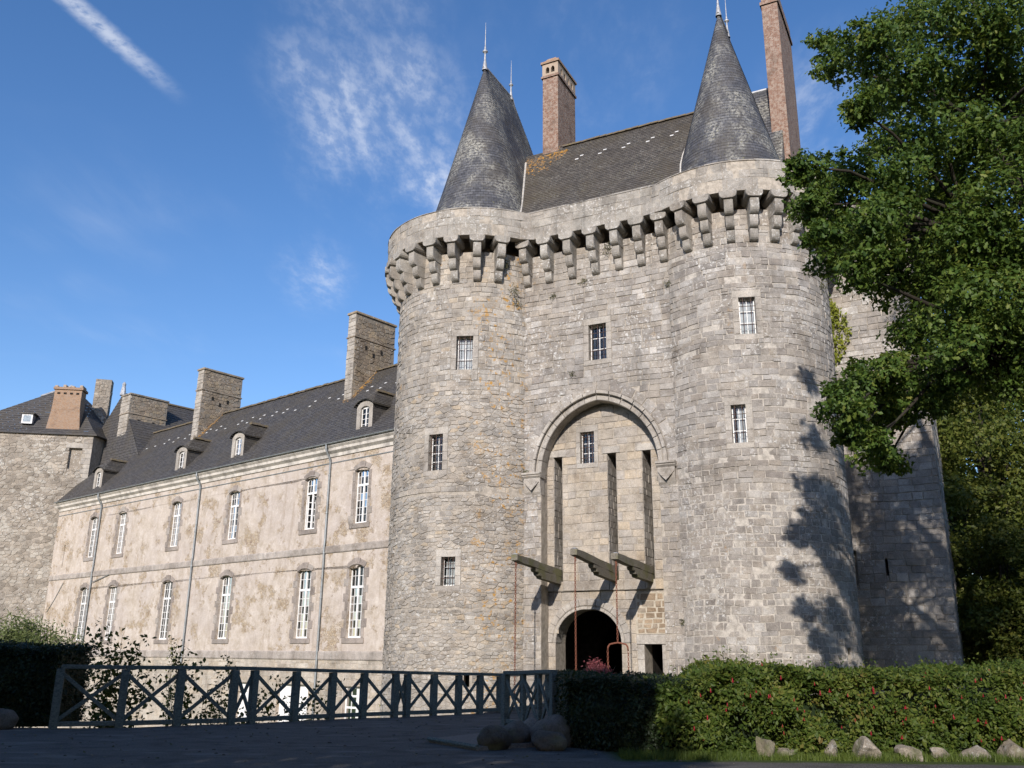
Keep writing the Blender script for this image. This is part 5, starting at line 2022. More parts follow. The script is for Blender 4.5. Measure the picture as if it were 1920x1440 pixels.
# dormers
def dormer(s):
    t = add('dormer', None, None, wing, Matrix.Translation(WP(s, 0.25, 13.3)))
    w_, zb, zt = 1.34, 13.15, 15.05
    d0 = 0.18
    fm = wflat(d0)
    mb = MB()
    op = segmental(s-0.36, s+0.36, 13.62, 15.0, 0.12)
    out = segmental(s-w_/2, s+w_/2, zb, zt+0.28, 0.34, 8)
    tess_core(mb, fm, out, [op])
    reveal(mb, fm, op, 0.2)
    mb.obj('dormer_front', M_DRESSED, t)
    mb = MB()
    for sx in (-1, 1):
        x = s+sx*w_/2
        mb.poly([WP(x, d0, zb), WP(x, d0, zt), WP(x, 2.6, zt), WP(x, 2.6, zb)], 0, [(0, 0), (0, 2), (2.4, 2), (2.4, 0)])
    mb.obj('dormer_cheek', M_SLATE_WING, t)
    M = WM_(s, d0, 13.62)
    fr = MB()
    b = 0.045
    fr.box((-0.36, -0.16, 0), (-0.36+b, -0.12, 1.32), M); fr.box((0.36-b, -0.16, 0), (0.36, -0.12, 1.32), M)
    fr.box((-0.36+b, -0.16, 0), (0.36-b, -0.12, 0.06), M); fr.box((-0.36+b, -0.16, 1.25), (0.36-b, -0.12, 1.36), M); fr.box((-0.035, -0.165, 0.06), (0.035, -0.115, 1.25), M)
    for k in (1, 2, 3):
        fr.box((-0.36+b, -0.152, 0.06+0.3*k-0.012), (0.36-b, -0.128, 0.06+0.3*k+0.012), M)
    f = fr.obj('dormer_window', M_WHITE, t)
    g = MB(); g.poly([M @ Vector((x, -0.14, z)) for x, z in ((-0.33, 0.03), (0.33, 0.03), (0.33, 1.32), (-0.33, 1.32))]); g.obj('pane', M_GLASS, f)
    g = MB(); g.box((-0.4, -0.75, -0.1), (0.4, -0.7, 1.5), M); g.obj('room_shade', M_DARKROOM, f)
    # curved-front hipped roof
    mb = MB()
    ez = zt
    hw = w_/2+0.16
    arc_ = [(s-hw+2*hw*k/10, ez+0.34*(1-(2*k/10-1)**2)**0.8) for k in range(11)]
    rz = ez+1.0
    rd0, rd1 = 1.0, 4.2
    fr_ = [WP(x, d0-0.14, z+0.03) for x, z in arc_]
    fl_ = [WP(x, d0-0.14, z-0.05) for x, z in arc_]
    top = WP(s, rd0, rz)
    for k in range(10):
        mb.poly([fr_[k], fr_[k+1], top], 0, [(k*.15, 0), (k*.15+.15, 0), (k*.15, 1)])
        mb.poly([fl_[k], fl_[k+1], fr_[k+1], fr_[k]], 0, [(0, 0)]*4)
    for sx in (-1, 1):
        e0 = WP(s+sx*hw, d0-0.14, ez+0.03)
        n = 8
        back = WP(s+sx*hw, 2.6, ez+0.03)
        tb = WP(s, 3.6, rz)
        for k in range(n):
            f0, f1 = k/n, (k+1)/n
            a0_, b0_ = e0.lerp(top, f0), back.lerp(tb, f0)
            a1_, b1_ = e0.lerp(top, f1), back.lerp(tb, f1)
            up_ = Vector((0, 0, 0.018))
            mb.poly([a0_+up_, b0_+up_, b1_, a1_], 0, [(0, f0*1.3), (2.6, f0*1.3), (2.6, f1*1.3), (0, f1*1.3)])
        mb.poly([e0-Z*0.08, back-Z*0.08, back, e0], 0, [(0, 0)]*4)
    rf = mb.obj('dormer_roof', M_SLATE_GATE, t)
    d = rd0
    while d < 3.5:
        add('ridge_tile', RT, M_TILE, rf, frame(WP(s, d+0.15, rz+0.02+R2.uniform(-.01, .02)), Wn, -Ww))
        d += 0.37
    return t


for s in (2.75, 15.0, 21.75, 33.6):
    dormer(s)

# ------------------------------------------------------------------ far tower on the left
R3 = random.Random(31)
A, B, Cc, D = Vector((-46.0, 71.6, 0)), Vector((-34.55, 73.2, 0)), Vector((-33.4, 80.4, 0)), Vector((-45, 79.5, 0))
ft = thing('far_tower', (-40, 75, -3.8), 'square rubble tower with flared slate roof at the far left end', 'tower')
tdir = (B-A).normalized()
tn = Vector((tdir.y, -tdir.x, 0))
mpT = lambda a, z, h=0.0: tuple(A+tdir*a+tn*h+Z*z)
TL = (B-A).length
ax = lambda X: (X-A.x)/tdir.x
hT = [(TL-1.75, 16.0, TL-0.75, 17.75), (ax(-42.05)-0.35, 6.7, ax(-42.05)+0.35, 8.4)]
TE = 18.85
mb = MB()
grid_core(mb, mpT, 0, TL, -4, TE, hT, 3, 0.25)
for p, q in ((B, Cc), (Cc, D), (D, A)):
    mb.poly([p-Z*4, q-Z*4, q+Z*TE, p+Z*TE])
fw_ = mb.obj('tower_wall', M_MORTAR, ft)
pT = rubble(2.0, TL-0.5, 1.0, TE-0.05, 0.42, 0.25, R3)
k = 0
z = 1.0
while z < TE-0.1:
    hh = min(R3.uniform(0.35, 0.5), TE-z)
    w_ = 0.75 if k % 2 else 0.5
    m = MB(); stone_geo(m, [(TL-w_, z), (TL, z), (TL, z+hh), (TL-w_, z+hh)], mpT, R3, 0.008, (0.03, 0.045), 0.015); m.obj('quoin', M_DRESSED, fw_)
    z += hh; k += 1
pT = cut_rects(pT, hT)
lay(pT, mpT, fw_, M_FARSTONE, R3, 0.012, (0.012, 0.05), 0.02, 40, lambda a, z: z > 6)
m = MB(); stone_geo(m, [(hT[0][0]-0.3, hT[0][3]), (hT[0][2]+0.5, hT[0][3]), (hT[0][2]+0.5, hT[0][3]+0.4), (hT[0][0]-0.3, hT[0][3]+0.4)], mpT, R3, 0.005, (0.05, 0.06), 0.02); m.obj('lintel', M_DRESSED, fw_)
m = MB(); tess_core(m, mpT, rect(hT[0]), [], -0.24); m.obj('blocked_opening', M_FARSTONE, fw_)
fr = window(ft, frame(Vector(mpT(ax(-42.05), 6.7)), -tdir, tn), 0.7, 1.7, 2, 3, 0.15, None, 2, 3)
# flared pyramid roof
apex = Vector((-38.3, 75.8, 23.9))
mb = MB()
ov = 0.35
ctr = (A+B+Cc+D)/4
cs = [p+(p-ctr).normalized()*ov for p in (A, B, Cc, D)]
for i in range(4):
    p, q = cs[i], cs[(i+1) % 4]
    p1, q1 = p.lerp(Vector((apex.x, apex.y, 0)), 0.14), q.lerp(Vector((apex.x, apex.y, 0)), 0.14)
    L1 = (q-p).length
    n = 3
    for k in range(n):
        f0, f1 = k/n, (k+1)/n
        mb.poly([p.lerp(p1, f0)+Z*(TE+0.02+0.55*f0), q.lerp(q1, f0)+Z*(TE+0.02+0.55*f0), q.lerp(q1, f1)+Z*(TE+0.55*f1), p.lerp(p1, f1)+Z*(TE+0.55*f1)], 0, [(0, k*.3), (L1, k*.3), (L1, k*.3+.3), (0, k*.3+.3)])
    n = 20
    for k in range(n):
        f0, f1 = k/n, (k+1)/n
        a, b = (p1+Z*(TE+0.55)), (q1+Z*(TE+0.55))
        l0, l1 = L1*(1-f0), L1*(1-f1)
        mb.poly([a.lerp(apex, f0)+Z*0.02, b.lerp(apex, f0)+Z*0.02, b.lerp(apex, f1), a.lerp(apex, f1)], 0, [(0, 1+f0*6), (l0, 1+f0*6), (l1, 1+f1*6), (0, 1+f1*6)])
    mb.poly([p+Z*(TE-0.05), q+Z*(TE-0.05), q+Z*(TE+0.02), p+Z*(TE+0.02)], 0, [(0, 0)]*4)
    mb.poly([p+Z*(TE-0.05), q+Z*(TE-0.05), ctr+Z*TE], 0, [(0, 0)]*3)
tr_ = mb.obj('slate_roof', M_SLATE_WING, ft)
m = MB(); m.tube([apex, apex.lerp(cs[0]+Z*TE, 0.25)], 0.09, 6); m.obj('hip_lead', M_LEAD, tr_)
TF = frame(Vector((0, 0, 0)), tdir, -tn)
# flared brick chimney on the front slope
bx, by = -37.25, 73.6
lx = Vector((bx, by, 0)).dot(tdir)
ly = Vector((bx, by, 0)).dot(-tn)
ch = MB()
secs = [(1.32, 19.3), (1.22, 20.2), (1.12, 21.0), (1.08, 21.8), (1.08, 22.75)]
for (w0, za), (w1, zb) in zip(secs[:-1], secs[1:]):
    c0 = [(-w0, -0.55), (w0, -0.55), (w0, 0.6), (-w0, 0.6)]
    c1_ = [(-w1, -0.55), (w1, -0.55), (w1, 0.6), (-w1, 0.6)]
    run = 0
    for k in range(4):
        a, b, p, q = c0[k], c0[(k+1) % 4], c1_[k], c1_[(k+1) % 4]
        l = hypot(b[0]-a[0], b[1]-a[1])
        T = lambda v, z: TF @ Vector((lx+v[0], ly+v[1], z))
        ch.poly([T(a, za), T(b, za), T(q, zb), T(p, zb)], 0, [(run, za), (run+l, za), (run+l, zb), (run, zb)])
        run += l
bc = ch.obj('brick_chimney', M_BRICK_O, ft)
ch = MB(); uvbox(ch, TF, lx-1.18, lx+1.18, ly-0.65, ly+0.7, 22.75, 22.95); ch.obj('brick_course', M_BRICK_O, bc)
for k in range(4):
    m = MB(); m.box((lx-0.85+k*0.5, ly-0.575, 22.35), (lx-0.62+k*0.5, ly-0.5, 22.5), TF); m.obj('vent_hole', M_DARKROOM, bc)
for k in range(4):
    m = MB(); m.box((lx-1.15+k*0.66, ly-0.5, 22.95), (lx-0.9+k*0.66, ly+0.5, 23.12+0.08*(k % 2)), TF, 0.2, 0.03); m.obj('merlon_brick', M_BRICK_O, bc)
# little roof window
dx = Vector((-40.0, 72.6, 0))
lx2, ly2 = dx.dot(tdir), dx.dot(-tn)
m = MB(); m.box((lx2-0.42, ly2, 19.7), (lx2+0.42, ly2+1.6, 20.5), TF); dw = m.obj('roof_dormer', M_LEAD, ft)
m = MB(); m.box((lx2-0.3, ly2-0.02, 19.85), (lx2+0.3, ly2-0.005, 20.38), TF); m.obj('pane', M_GLASS, dw)
m = MB(); m.box((lx2-0.55, ly2-0.1, 20.5), (lx2+0.55, ly2+1.9, 20.6), TF); m.obj('dormer_lid', M_SLATE_GATE, dw)

# ------------------------------------------------------------------ roof of the rear range behind the wing
rr_ = thing('rear_range', WP(37, 14, -3.8), 'dark steep slate roofed range with a stone chimney behind the far tower', 'building')
RS, RRZ = 38.2, 22.75
mb = MB()
HD0, HD1 = 2.7, 3.4      # foot and top of the hipped end
stepped(mb, WP(44.0, HD0, 16.2), WP(44.0, 20, 16.2), WP(RS, HD1, RRZ), WP(RS, 20, RRZ), 26)
stepped(mb, WP(RS-5.8, 20, 16.2), WP(RS-5.8, HD0, 16.2), WP(RS, 20, RRZ), WP(RS, HD1, RRZ), 26)
stepped(mb, WP(44.0, HD0, 16.2), WP(RS-5.8, HD0, 16.2), WP(RS+0.01, HD1, RRZ), WP(RS-0.01, HD1, RRZ), 26)
rroof = mb.obj('slate_roof', M_SLATE_WING, rr_)
mb = MB()
mb.box((RS-5.6, -19.8, -4), (43.8, -HD0-0.2, 16.2), WF)
mb.obj('range_wall', M_FARSTONE, rr_)
d = HD1
while d < 19:
    add('ridge_tile', RT, M_TILE_G, rroof, frame(WP(RS, d, RRZ+0.03), Wn, -Ww)); d += 0.41
finial_p = WP(RS, HD1, RRZ)
m = MB(); m.loft([[finial_p+Vector((r*cos(q), r*sin(q), z)) for q in [2*pi*k/8 for k in range(8)]] for r, z in ((0.26, -0.1), (0.22, 0.3), (0.14, 0.75), (0.17, 0.9), (0.05, 1.1))]); m.obj('finial', M_LEAD, rr_)
cc_ = Vector((-35.9, 76.4, 0))
m = MB()
CF = frame(cc_, Vector((0.97, 0.24, 0)), Vector((-0.24, 0.97, 0)))
m.box((-0.65, 0, 17), (0.65, 0.95, 24.7), CF)
c4 = m.obj('stone_chimney', M_MORTAR_D, rr_)
lay(rubble(-0.65, 0.65, 18, 24.7, 0.33, 0.24, R3), lambda a, z, h=0.0: tuple(CF @ Vector((a, -h, z))), c4, M_FARSTONE, R3, 0.012, (0.01, 0.045), 0.02, 0)
lay(rubble(0, 0.95, 18, 24.7, 0.33, 0.24, R3), lambda a, z, h=0.0: tuple(CF @ Vector((0.65+h, a, z))), c4, M_FARSTONE, R3, 0.012, (0.01, 0.045), 0.02, 0)

# ------------------------------------------------------------------ plants
NR = np.random.default_rng(5)


def leaf_mesh(name, P, size, droop=0.0, aspect=0.5, up_bias=0.6, out=None, shape='kite'):
    """folded leaves at points P; size per leaf"""
    n = len(P)
    P = np.asarray(P, dtype=np.float64)
    nrm = NR.normal(size=(n, 3))
    nrm[:, 2] += up_bias*1.5
    if out is not None:
        nrm += np.asarray(out)*1.2
    nrm /= np.linalg.norm(nrm, axis=1)[:, None]+1e-9
    d = NR.normal(size=(n, 3))
    d[:, 2] -= droop
    d -= (d*nrm).sum(1)[:, None]*nrm
    d /= np.linalg.norm(d, axis=1)[:, None]+1e-9
    s = np.cross(nrm, d)
    L = (np.asarray(size)*NR.uniform(0.5, 1.35, n))[:, None]
    fold = nrm*L*0.10
    if shape == 'kite':
        v = np.stack([P, P+d*L*0.5+s*L*aspect*0.5-fold, P+d*L, P+d*L*0.5-s*L*aspect*0.5-fold], 1).reshape(-1, 3)
        q = np.arange(n)[:, None]*4
        F = np.concatenate([q+[[0, 1, 2]], q+[[0, 2, 3]]], 1).reshape(-1, 3)
        k = 2
    else:      # lobed outline for near leaves
        v = np.stack([P, P+d*L*0.28+s*L*aspect*0.42-fold, P+d*L*0.45+s*L*aspect*0.26, P+d*L*0.68+s*L*aspect*0.5-fold, P+d*L,
                      P+d*L*0.68-s*L*aspect*0.5-fold, P+d*L*0.45-s*L*aspect*0.26, P+d*L*0.28-s*L*aspect*0.42-fold], 1).reshape(-1, 3)
        q = np.arange(n)[:, None]*8
        F = np.concatenate([q+[[0, 1, 2]], q+[[0, 2, 6]], q+[[0, 6, 7]], q+[[2, 3, 4]], q+[[2, 4, 6]], q+[[4, 5, 6]]], 1).reshape(-1, 3)
        k = 6
    me = bpy.data.meshes.new(name)
    me.vertices.add(len(v)); me.vertices.foreach_set('co', v.ravel().astype(np.float32))
    me.loops.add(F.size); me.loops.foreach_set('vertex_index', F.ravel().astype(np.int32))
    me.polygons.add(len(F)); me.polygons.foreach_set('loop_start', np.arange(0, F.size, 3, dtype=np.int32))
    me.polygons.foreach_set('loop_total', np.full(len(F), 3, dtype=np.int32))
    at = me.attributes.new('tint', 'FLOAT', 'FACE')
    at.data.foreach_set('value', np.repeat(NR.uniform(0, 0.999, n), k).astype(np.float32))
    me.update(); me.validate()
    return me


def blob(c, r, n, shell=0.35, clump=7):
    """leaf points: small sprays gathered through a rounded volume, thicker to the outside"""
    m = max(1, n//clump)
    d = NR.normal(size=(m, 3)); d /= np.linalg.norm(d, axis=1)[:, None]
    rr = NR.uniform(0, 1, m)**shell
    cc = np.asarray(c)+d*rr[:, None]*np.asarray(r)
    sp = np.repeat(cc, clump, 0)+NR.normal(size=(m*clump, 3))*np.minimum(np.mean(r)*0.13, 0.16)*np.array([1.25, 1.25, 0.7])
    o = np.repeat(d, clump, 0)
    return sp, o


def pix(x, y, Y):
    """where the line of sight through a point of the view meets depth Y"""
    r = fw+rt*((x-960)/1700)+up*((720-y)/1700)
    return Vector((0, 0, EYE))+r*(Y/r.y)


# ---- the great oak on the right
oak = thing('oak_tree', (15.6, 24.0, 0), 'big green oak with low boughs hanging over the right tower', 'tree')
lobes = [(1566, 118, 38), (1545, 80, 22), (1625, 85, 52), (1690, 60, 62), (1770, 40, 75), (1860, 40, 85), (1640, 180, 50), (1706, 150, 62), (1780, 165, 66), (1870, 150, 80), (1610, 205, 30),
         (1664, 262, 48), (1735, 262, 64), (1820, 270, 76), (1900, 270, 76), (1505, 312, 28), (1550, 335, 44), (1606, 330, 50), (1680, 345, 62), (1760, 365, 75), (1860, 385, 84),
         (1515, 385, 34), (1570, 415, 50), (1640, 425, 62), (1715, 450, 68), (1800, 470, 78), (1895, 490, 80), (1560, 485, 36), (1602, 505, 44), (1665, 525, 48), (1622, 455, 46), (1545, 445, 32), (1735, 545, 56), (1820, 570, 76), (1905, 600, 70),
         (1715, 620, 42), (1790, 655, 56), (1870, 690, 66), (1608, 715, 38), (1660, 705, 44), (1715, 705, 46), (1590, 770, 40), (1645, 770, 46), (1700, 760, 40), (1640, 830, 34), (1665, 860, 26), (1600, 815, 24), (1755, 735, 40), (1570, 740, 20)]
PP, OO = [], []
centers = []
rnq = random.Random(77)
for i, (x, y, r) in enumerate(lobes):
    Y = 22.0+2.2*math.sin(i*2.4)
    c = pix(x, y, Y)
    rm = r/1776*Y*1.02
    centers.append((c, rm))
    p, o = blob(c, (rm*1.1, rm*1.8, rm*1.0), int(1900*(rm/0.8)**2*(0.55 if i % 4 == 0 else 1.0))+150, 0.55, 9)
    PP.append(p); OO.append(o)
    for k in range(9):       # stray sprays that break the outline
        d_ = Vector((NR.normal(), NR.normal()*1.3, NR.normal())).normalized()
        e_ = c+d_*rm*NR.uniform(0.95, 1.4)
        rs = NR.uniform(0.12, 0.26)
        p, o = blob(e_, (rs*1.3, rs*1.2, rs*0.8), int(NR.integers(21, 70)), 0.6)
        PP.append(p); OO.append(o)
for i in range(60):      # the side of the crown beyond the right edge of the view, and its inner layer
    x, y = (1960+rnq.uniform(0, 170), rnq.uniform(-60, 760)) if i < 40 else (rnq.uniform(1720, 1960), rnq.uniform(-80, 640))
    Y = rnq.uniform(21, 25) if i < 40 else rnq.uniform(24.5, 27)
    c = pix(x, y, Y)
    p, o = blob(c, (1.15, 1.3, 1.0), 620, 0.5)
    PP.append(p); OO.append(o)
    if i % 3 == 0:
        centers.append((c, 1.0))
# the rest of the crown, out of view to the right, above and behind
rn = random.Random(3)
for i in range(64):
    a, b = rn.uniform(0, 2*pi), rn.uniform(-0.5, 1.0)
    q = Vector((14.5+cos(a)*4.2*math.cos(b*0.9), 21.5+sin(a)*4.5*math.cos(b*0.9), 15.5+7.0*math.sin(b)))
    d_ = q-Vector((0, 0, EYE))
    xp = 960+1700*d_.dot(rt)/d_.dot(fw)
    if xp < 1960 and d_.dot(fw) > 0:
        continue
    p, o = blob(q, (1.5, 1.5, 1.2), 520)
    PP.append(p); OO.append(o)
    if rn.random() < 0.4:
        centers.append((q, 1.4))
P_, O_ = np.concatenate(PP), np.concatenate(OO)
add('crown', leaf_mesh('crown', P_, np.full(len(P_), 0.145), 0.5, 0.56, 0.3, O_, 'lobed'), M_OAKLEAF, oak)
mb = MB()
mb.tube([(15.6, 24, -0.3), (15.65, 24.05, 0.4), (15.5, 24, 2.5), (15.7, 24.0, 5), (15.4, 23.9, 8), (15.8, 23.8, 11), (15.6, 23.6, 14.5), (16.0, 23.5, 18)], [0.9, 0.68, 0.58, 0.54, 0.5, 0.44, 0.34, 0.2], 12)
mb.obj('trunk', M_BARK, oak, smooth=True)
limbs = {}
hubs = [Vector((13.4, 22.8, 16.3)), Vector((13.0, 22.4, 12.6)), Vector((12.6, 22.8, 9.4)), Vector((14.5, 23.5, 20)), Vector((17.5, 23, 16)), Vector((15.5, 22, 20))]
starts = [Vector((15.75, 23.8, 11.5)), Vector((15.45, 23.9, 8.5)), Vector((15.6, 24.0, 6.0)), Vector((15.6, 23.6, 14)), Vector((15.7, 23.7, 12)), Vector((15.7, 23.6, 15))]
mb = MB()
for h, st in zip(hubs, starts):
    m1 = st.lerp(h, 0.35)+Vector((0, rn.uniform(-.3, .3), 0.5)); m2 = st.lerp(h, 0.7)+Vector((0, rn.uniform(-.3, .3), 0.35))
    mb.tube([st, m1, m2, h], [0.30, 0.24, 0.19, 0.14], 8)
for (c, rm) in centers:
    h = min(hubs, key=lambda q: (q-c).length)
    L = (c-h).length
    a = h.lerp(c, 0.4)+Vector((rn.uniform(-.2, .2), rn.uniform(-.3, .3), 0.12*L*0.5)); b = h.lerp(c, 0.75)+Vector((rn.uniform(-.15, .15), rn.uniform(-.2, .2), 0.05*L))
    mb.tube([h, a, b, c], [0.085, 0.06, 0.038, 0.015], 6)
    for k in range(4):
        e_ = c+Vector((rn.uniform(-1, 1), rn.uniform(-1, 1), rn.uniform(-.8, .8)))*rm*0.9
        mb.tube([b.lerp(c, 0.4), c.lerp(e_, 0.5)+Vector((0, 0, 0.05)), e_], [0.022, 0.014, 0.006], 5)
mb.obj('boughs', M_BARK, oak, smooth=True, fix=False)


# ---- broadleaf trees: one crown recipe, varied
def tree(name, label, base, h, rad, nl, leaf, mat, group=None, trunk_h=0.3, seed=1, size_k=1.0, blobs=46, ell=(1, 1, 1), cat='tree'):
    r_ = random.Random(seed)
    t = thing(name, base, label, cat, group)
    base = Vector(base)
    pts, outs, cs_ = [], [], []
    for i in range(blobs):
        f = r_.uniform(0, 1)
        zz = trunk_h*h+(1-trunk_h)*h*f
        prof = math.sin(pi*min(1, 0.16+0.84*f))**0.6
        a = r_.uniform(0, 2*pi)
        rr = rad*prof*r_.uniform(0.35, 1.0)
        c = base+Vector((cos(a)*rr*ell[0], sin(a)*rr*ell[1], zz))
        br = rad*r_.uniform(0.22, 0.36)
        p, o = blob(c, (br, br, br*0.8), nl//blobs)
        pts.append(p); outs.append(o); cs_.append(c)
    p, o = np.concatenate(pts), np.concatenate(outs)
    add('crown', leaf_mesh('crown', p, np.full(len(p), leaf), 0.3, 0.6, 0.5, o), mat, t)
    m = MB()
    top = base+Vector((0, 0, h*0.8))
    m.tube([base-Z*0.4, base+Z*0.5, base.lerp(top, 0.3)+Vector((0.2, 0.1, 0)), base.lerp(top, 0.6)+Vector((-0.15, 0.1, 0)), top], [h*0.032, h*0.024, h*0.02, h*0.014, h*0.006], 10)
    m.obj('trunk', M_BARK, t, smooth=True)
    m = MB()
    for c in cs_[::2]:
        s0 = base.lerp(top, max(0.25, min(0.9, (c.z-base.z)/h-0.15)))
        m.tube([s0, s0.lerp(c, 0.5)+Z*0.3, c], [h*0.008, h*0.005, h*0.002], 5)
    m.obj('branches', M_BARK, t, fix=False)
    return t


woods = [('broadleaf_tree', 'tall dark tree at the right edge behind the flank wall', (27.5, 52, -0.6), 19, 5.2, 42000, 0.26, 11),
         ('broadleaf_tree', 'mid green tree close behind the flank wall corner', (24.0, 49, -1.4), 15.5, 4.2, 36000, 0.24, 12),
         ('broadleaf_tree', 'low bushy tree filling the gap beside the flank wall foot', (23.2, 43.5, -0.5), 8.2, 3.4, 32000, 0.20, 13),
         ('broadleaf_tree', 'rounded green tree at the right edge above the fuchsia hedge', (26.0, 40, 0), 11, 3.6, 32000, 0.22, 14),
         ('broadleaf_tree', 'tall tree furthest back on the right, behind the others', (33.5, 62, 0), 25, 7.0, 42000, 0.36, 15),
         ('broadleaf_tree', 'dark tree between the flank wall and the right edge, half hidden', (27.0, 60, 0), 22, 5.5, 36000, 0.34, 16)]
for nm, lb, b, h, r, nl, lf, sd in woods:
    tree(nm, lb, b, h, r, nl, lf, M_WOODLEAF, 'trees right of the castle', 0.08 if h < 12 else 0.14, sd, blobs=60)
# unseen trees behind the viewer: first those inferred from the forecourt shade
SHADE_TREES = [(-24.5, -6, 18.0, 5.4, 21, 0.12), (-18.0, -5.5, 20.5, 5.6, 22, 0.12), (-11.8, -6, 21.0, 5.4, 23, 0.12), (-7.0, -6.5, 19.0, 4.2, 24, 0.12), (-15, -13, 23.5, 6.5, 25, 0.12), (-27, -13, 21, 6.5, 26, 0.12), (-31, -5, 16, 5.2, 27, 0.12),
        (-9.5, 1.5, 16.5, 5.6, 28, 0.5), (-16.5, 3.0, 16.0, 5.4, 29, 0.45), (-4.6, 0.5, 16.5, 3.6, 30, 0.5),  # unseen canopy trees added to darken the forecourt from above
        (9, -15, 25, 6.5, 31, 0.08), (17, -12, 26, 6.5, 32, 0.08), (25, -7, 25, 6.5, 33, 0.08), (33, 0, 24, 6.5, 34, 0.08), (39, 10, 22, 6.0, 35, 0.08), (-39, 2, 20, 6.0, 36, 0.08), (-2, -24, 17, 5.5, 37, 0.08)]  # unseen trees added to block sky light and deepen the shade
for i, (x, y, h, r, sd, th_) in enumerate(SHADE_TREES):
    tree('unseen_shade_tree', 'tall leafy tree unseen behind the viewer, placed for the shade it gives', (x, y, 0), h, r, 9000, 0.55, M_WOODLEAF, 'unseen shade trees behind the viewer', th_, sd, blobs=60)


# ---- hedges and bushes
def hedge_mass(name, label, prof, mat, leaf, dens, cat='hedge', core=True, droop=0.3, up=0.4, lump=0.12, hollow=0.0):
    """prof: list of (x, y_front, y_back, height); leaves over a lumpy mass"""
    b0 = prof[len(prof)//2]
    t = thing(name, (b0[0], (b0[1]+b0[2])/2, 0), label, cat)
    pts, outs = [], []
    mb = MB()
    loops = []
    for (x, yf, yb, h) in prof:
        g = 0.42 if hollow else 0.2
        loops.append([Vector((x, yf+g, -0.05)), Vector((x, yf+g*0.8, h*0.6)), Vector((x, yf+g+0.15, h-g)), Vector((x, yb-g, h-g)), Vector((x, yb-g, -0.05))])
    mb.loft(loops, True); mb.poly(loops[0]); mb.poly(loops[-1])
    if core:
        mb.obj('dark_core', M_YEWLEAF, t)  # solid dark core, its colour stands in for shade inside the hedge
    for i in range(len(prof)-1):
        (x0, f0, k0, h0), (x1, f1, k1, h1) = prof[i], prof[i+1]
        L = hypot(x1-x0, f1-f0)
        n = int(L*(h0+h1)/2*dens)
        u, v = NR.uniform(0, 1, n), NR.uniform(0, 1, n)
        hh = h0+(h1-h0)*u
        ff = f0+(f1-f0)*u
        X = x0+(x1-x0)*u
        lum = lump*(np.sin(X*3.1+v*5)+np.sin(X*7.3-v*9)+1.2*np.sin(X*4.7+1.3)*np.sin(v*7+X*1.9)+0.6*np.sin(X*13+v*17))
        pts.append(np.stack([X, ff+NR.uniform(-0.02, 0.22, n)+NR.uniform(0, 1, n)**4*-0.16+lum+0.25*v**4, v*hh+0.04*np.sin(X*5)], 1)); outs.append(np.tile([0, -1.0, 0.3], (n, 1)))
        n2 = int(L*abs(k0-f0)*dens*0.7)
        u, v = NR.uniform(0, 1, n2), NR.uniform(0, 1, n2)
        hh = h0+(h1-h0)*u
        X = x0+(x1-x0)*u
        pts.append(np.stack([X, (f0+(f1-f0)*u)+(k0-f0)*v, hh+NR.uniform(-0.2, 0.03, n2)+lump*np.sin(X*4.1+v*3)*0.8], 1)); outs.append(np.tile([0, -0.2, 1.0], (n2, 1)))
    # the two ends
    for (x, yf, yb, h), sx in ((prof[0], -1), (prof[-1], 1)):
        n = int((yb-yf)*h*dens)
        pts.append(np.stack([x+NR.uniform(-0.1, 0.05, n)*sx, NR.uniform(yf, yb, n), NR.uniform(0, h, n)], 1)); outs.append(np.tile([sx, 0, 0.3], (n, 1)))
    p, o = np.concatenate(pts), np.concatenate(outs)
    keep = NR.uniform(0, 1, len(p)) < 1-hollow+hollow*np.clip(0.58+0.75*np.sin(p[:, 0]*2.3+1.0)*np.sin(p[:, 2]*5.1+p[:, 0]*1.3)+0.35*np.sin(p[:, 0]*6.7)*np.sin(p[:, 2]*9.0), 0.12, 1)
    p, o = p[keep], o[keep]
    add('foliage', leaf_mesh('foliage', p, np.full(len(p), leaf)*NR.uniform(0.7, 1.4, len(p)), droop, 0.5, up, o), mat, t)
    return t


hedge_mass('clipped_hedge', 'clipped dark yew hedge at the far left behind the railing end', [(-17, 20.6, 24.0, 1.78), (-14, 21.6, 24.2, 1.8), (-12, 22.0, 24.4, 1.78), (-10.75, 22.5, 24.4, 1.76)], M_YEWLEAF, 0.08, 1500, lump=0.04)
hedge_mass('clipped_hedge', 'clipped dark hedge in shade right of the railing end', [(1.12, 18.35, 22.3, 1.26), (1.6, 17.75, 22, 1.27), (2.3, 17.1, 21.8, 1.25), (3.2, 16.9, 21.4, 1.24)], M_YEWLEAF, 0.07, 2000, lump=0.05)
fx = [(2.7, 16.75, 19.0, 1.15), (3.35, 16.75, 20.0, 1.24), (3.7, 16.8, 20.3, 1.42), (4.15, 16.85, 20.5, 1.56), (4.7, 16.85, 20.4, 1.46), (5.3, 16.9, 20.2, 1.37), (6.3, 17.0, 20.3, 1.35), (7.6, 17.05, 20.4, 1.36), (8.8, 17.1, 20.5, 1.44), (10.2, 17.2, 20.5, 1.52), (12.5, 17.4, 20.5, 1.56)]
fu = hedge_mass('fuchsia_hedge', 'sunlit leafy fuchsia hedge dotted with red flowers', fx, M_HEDGELEAF, 0.085, 5200, lump=0.10, hollow=1.0)
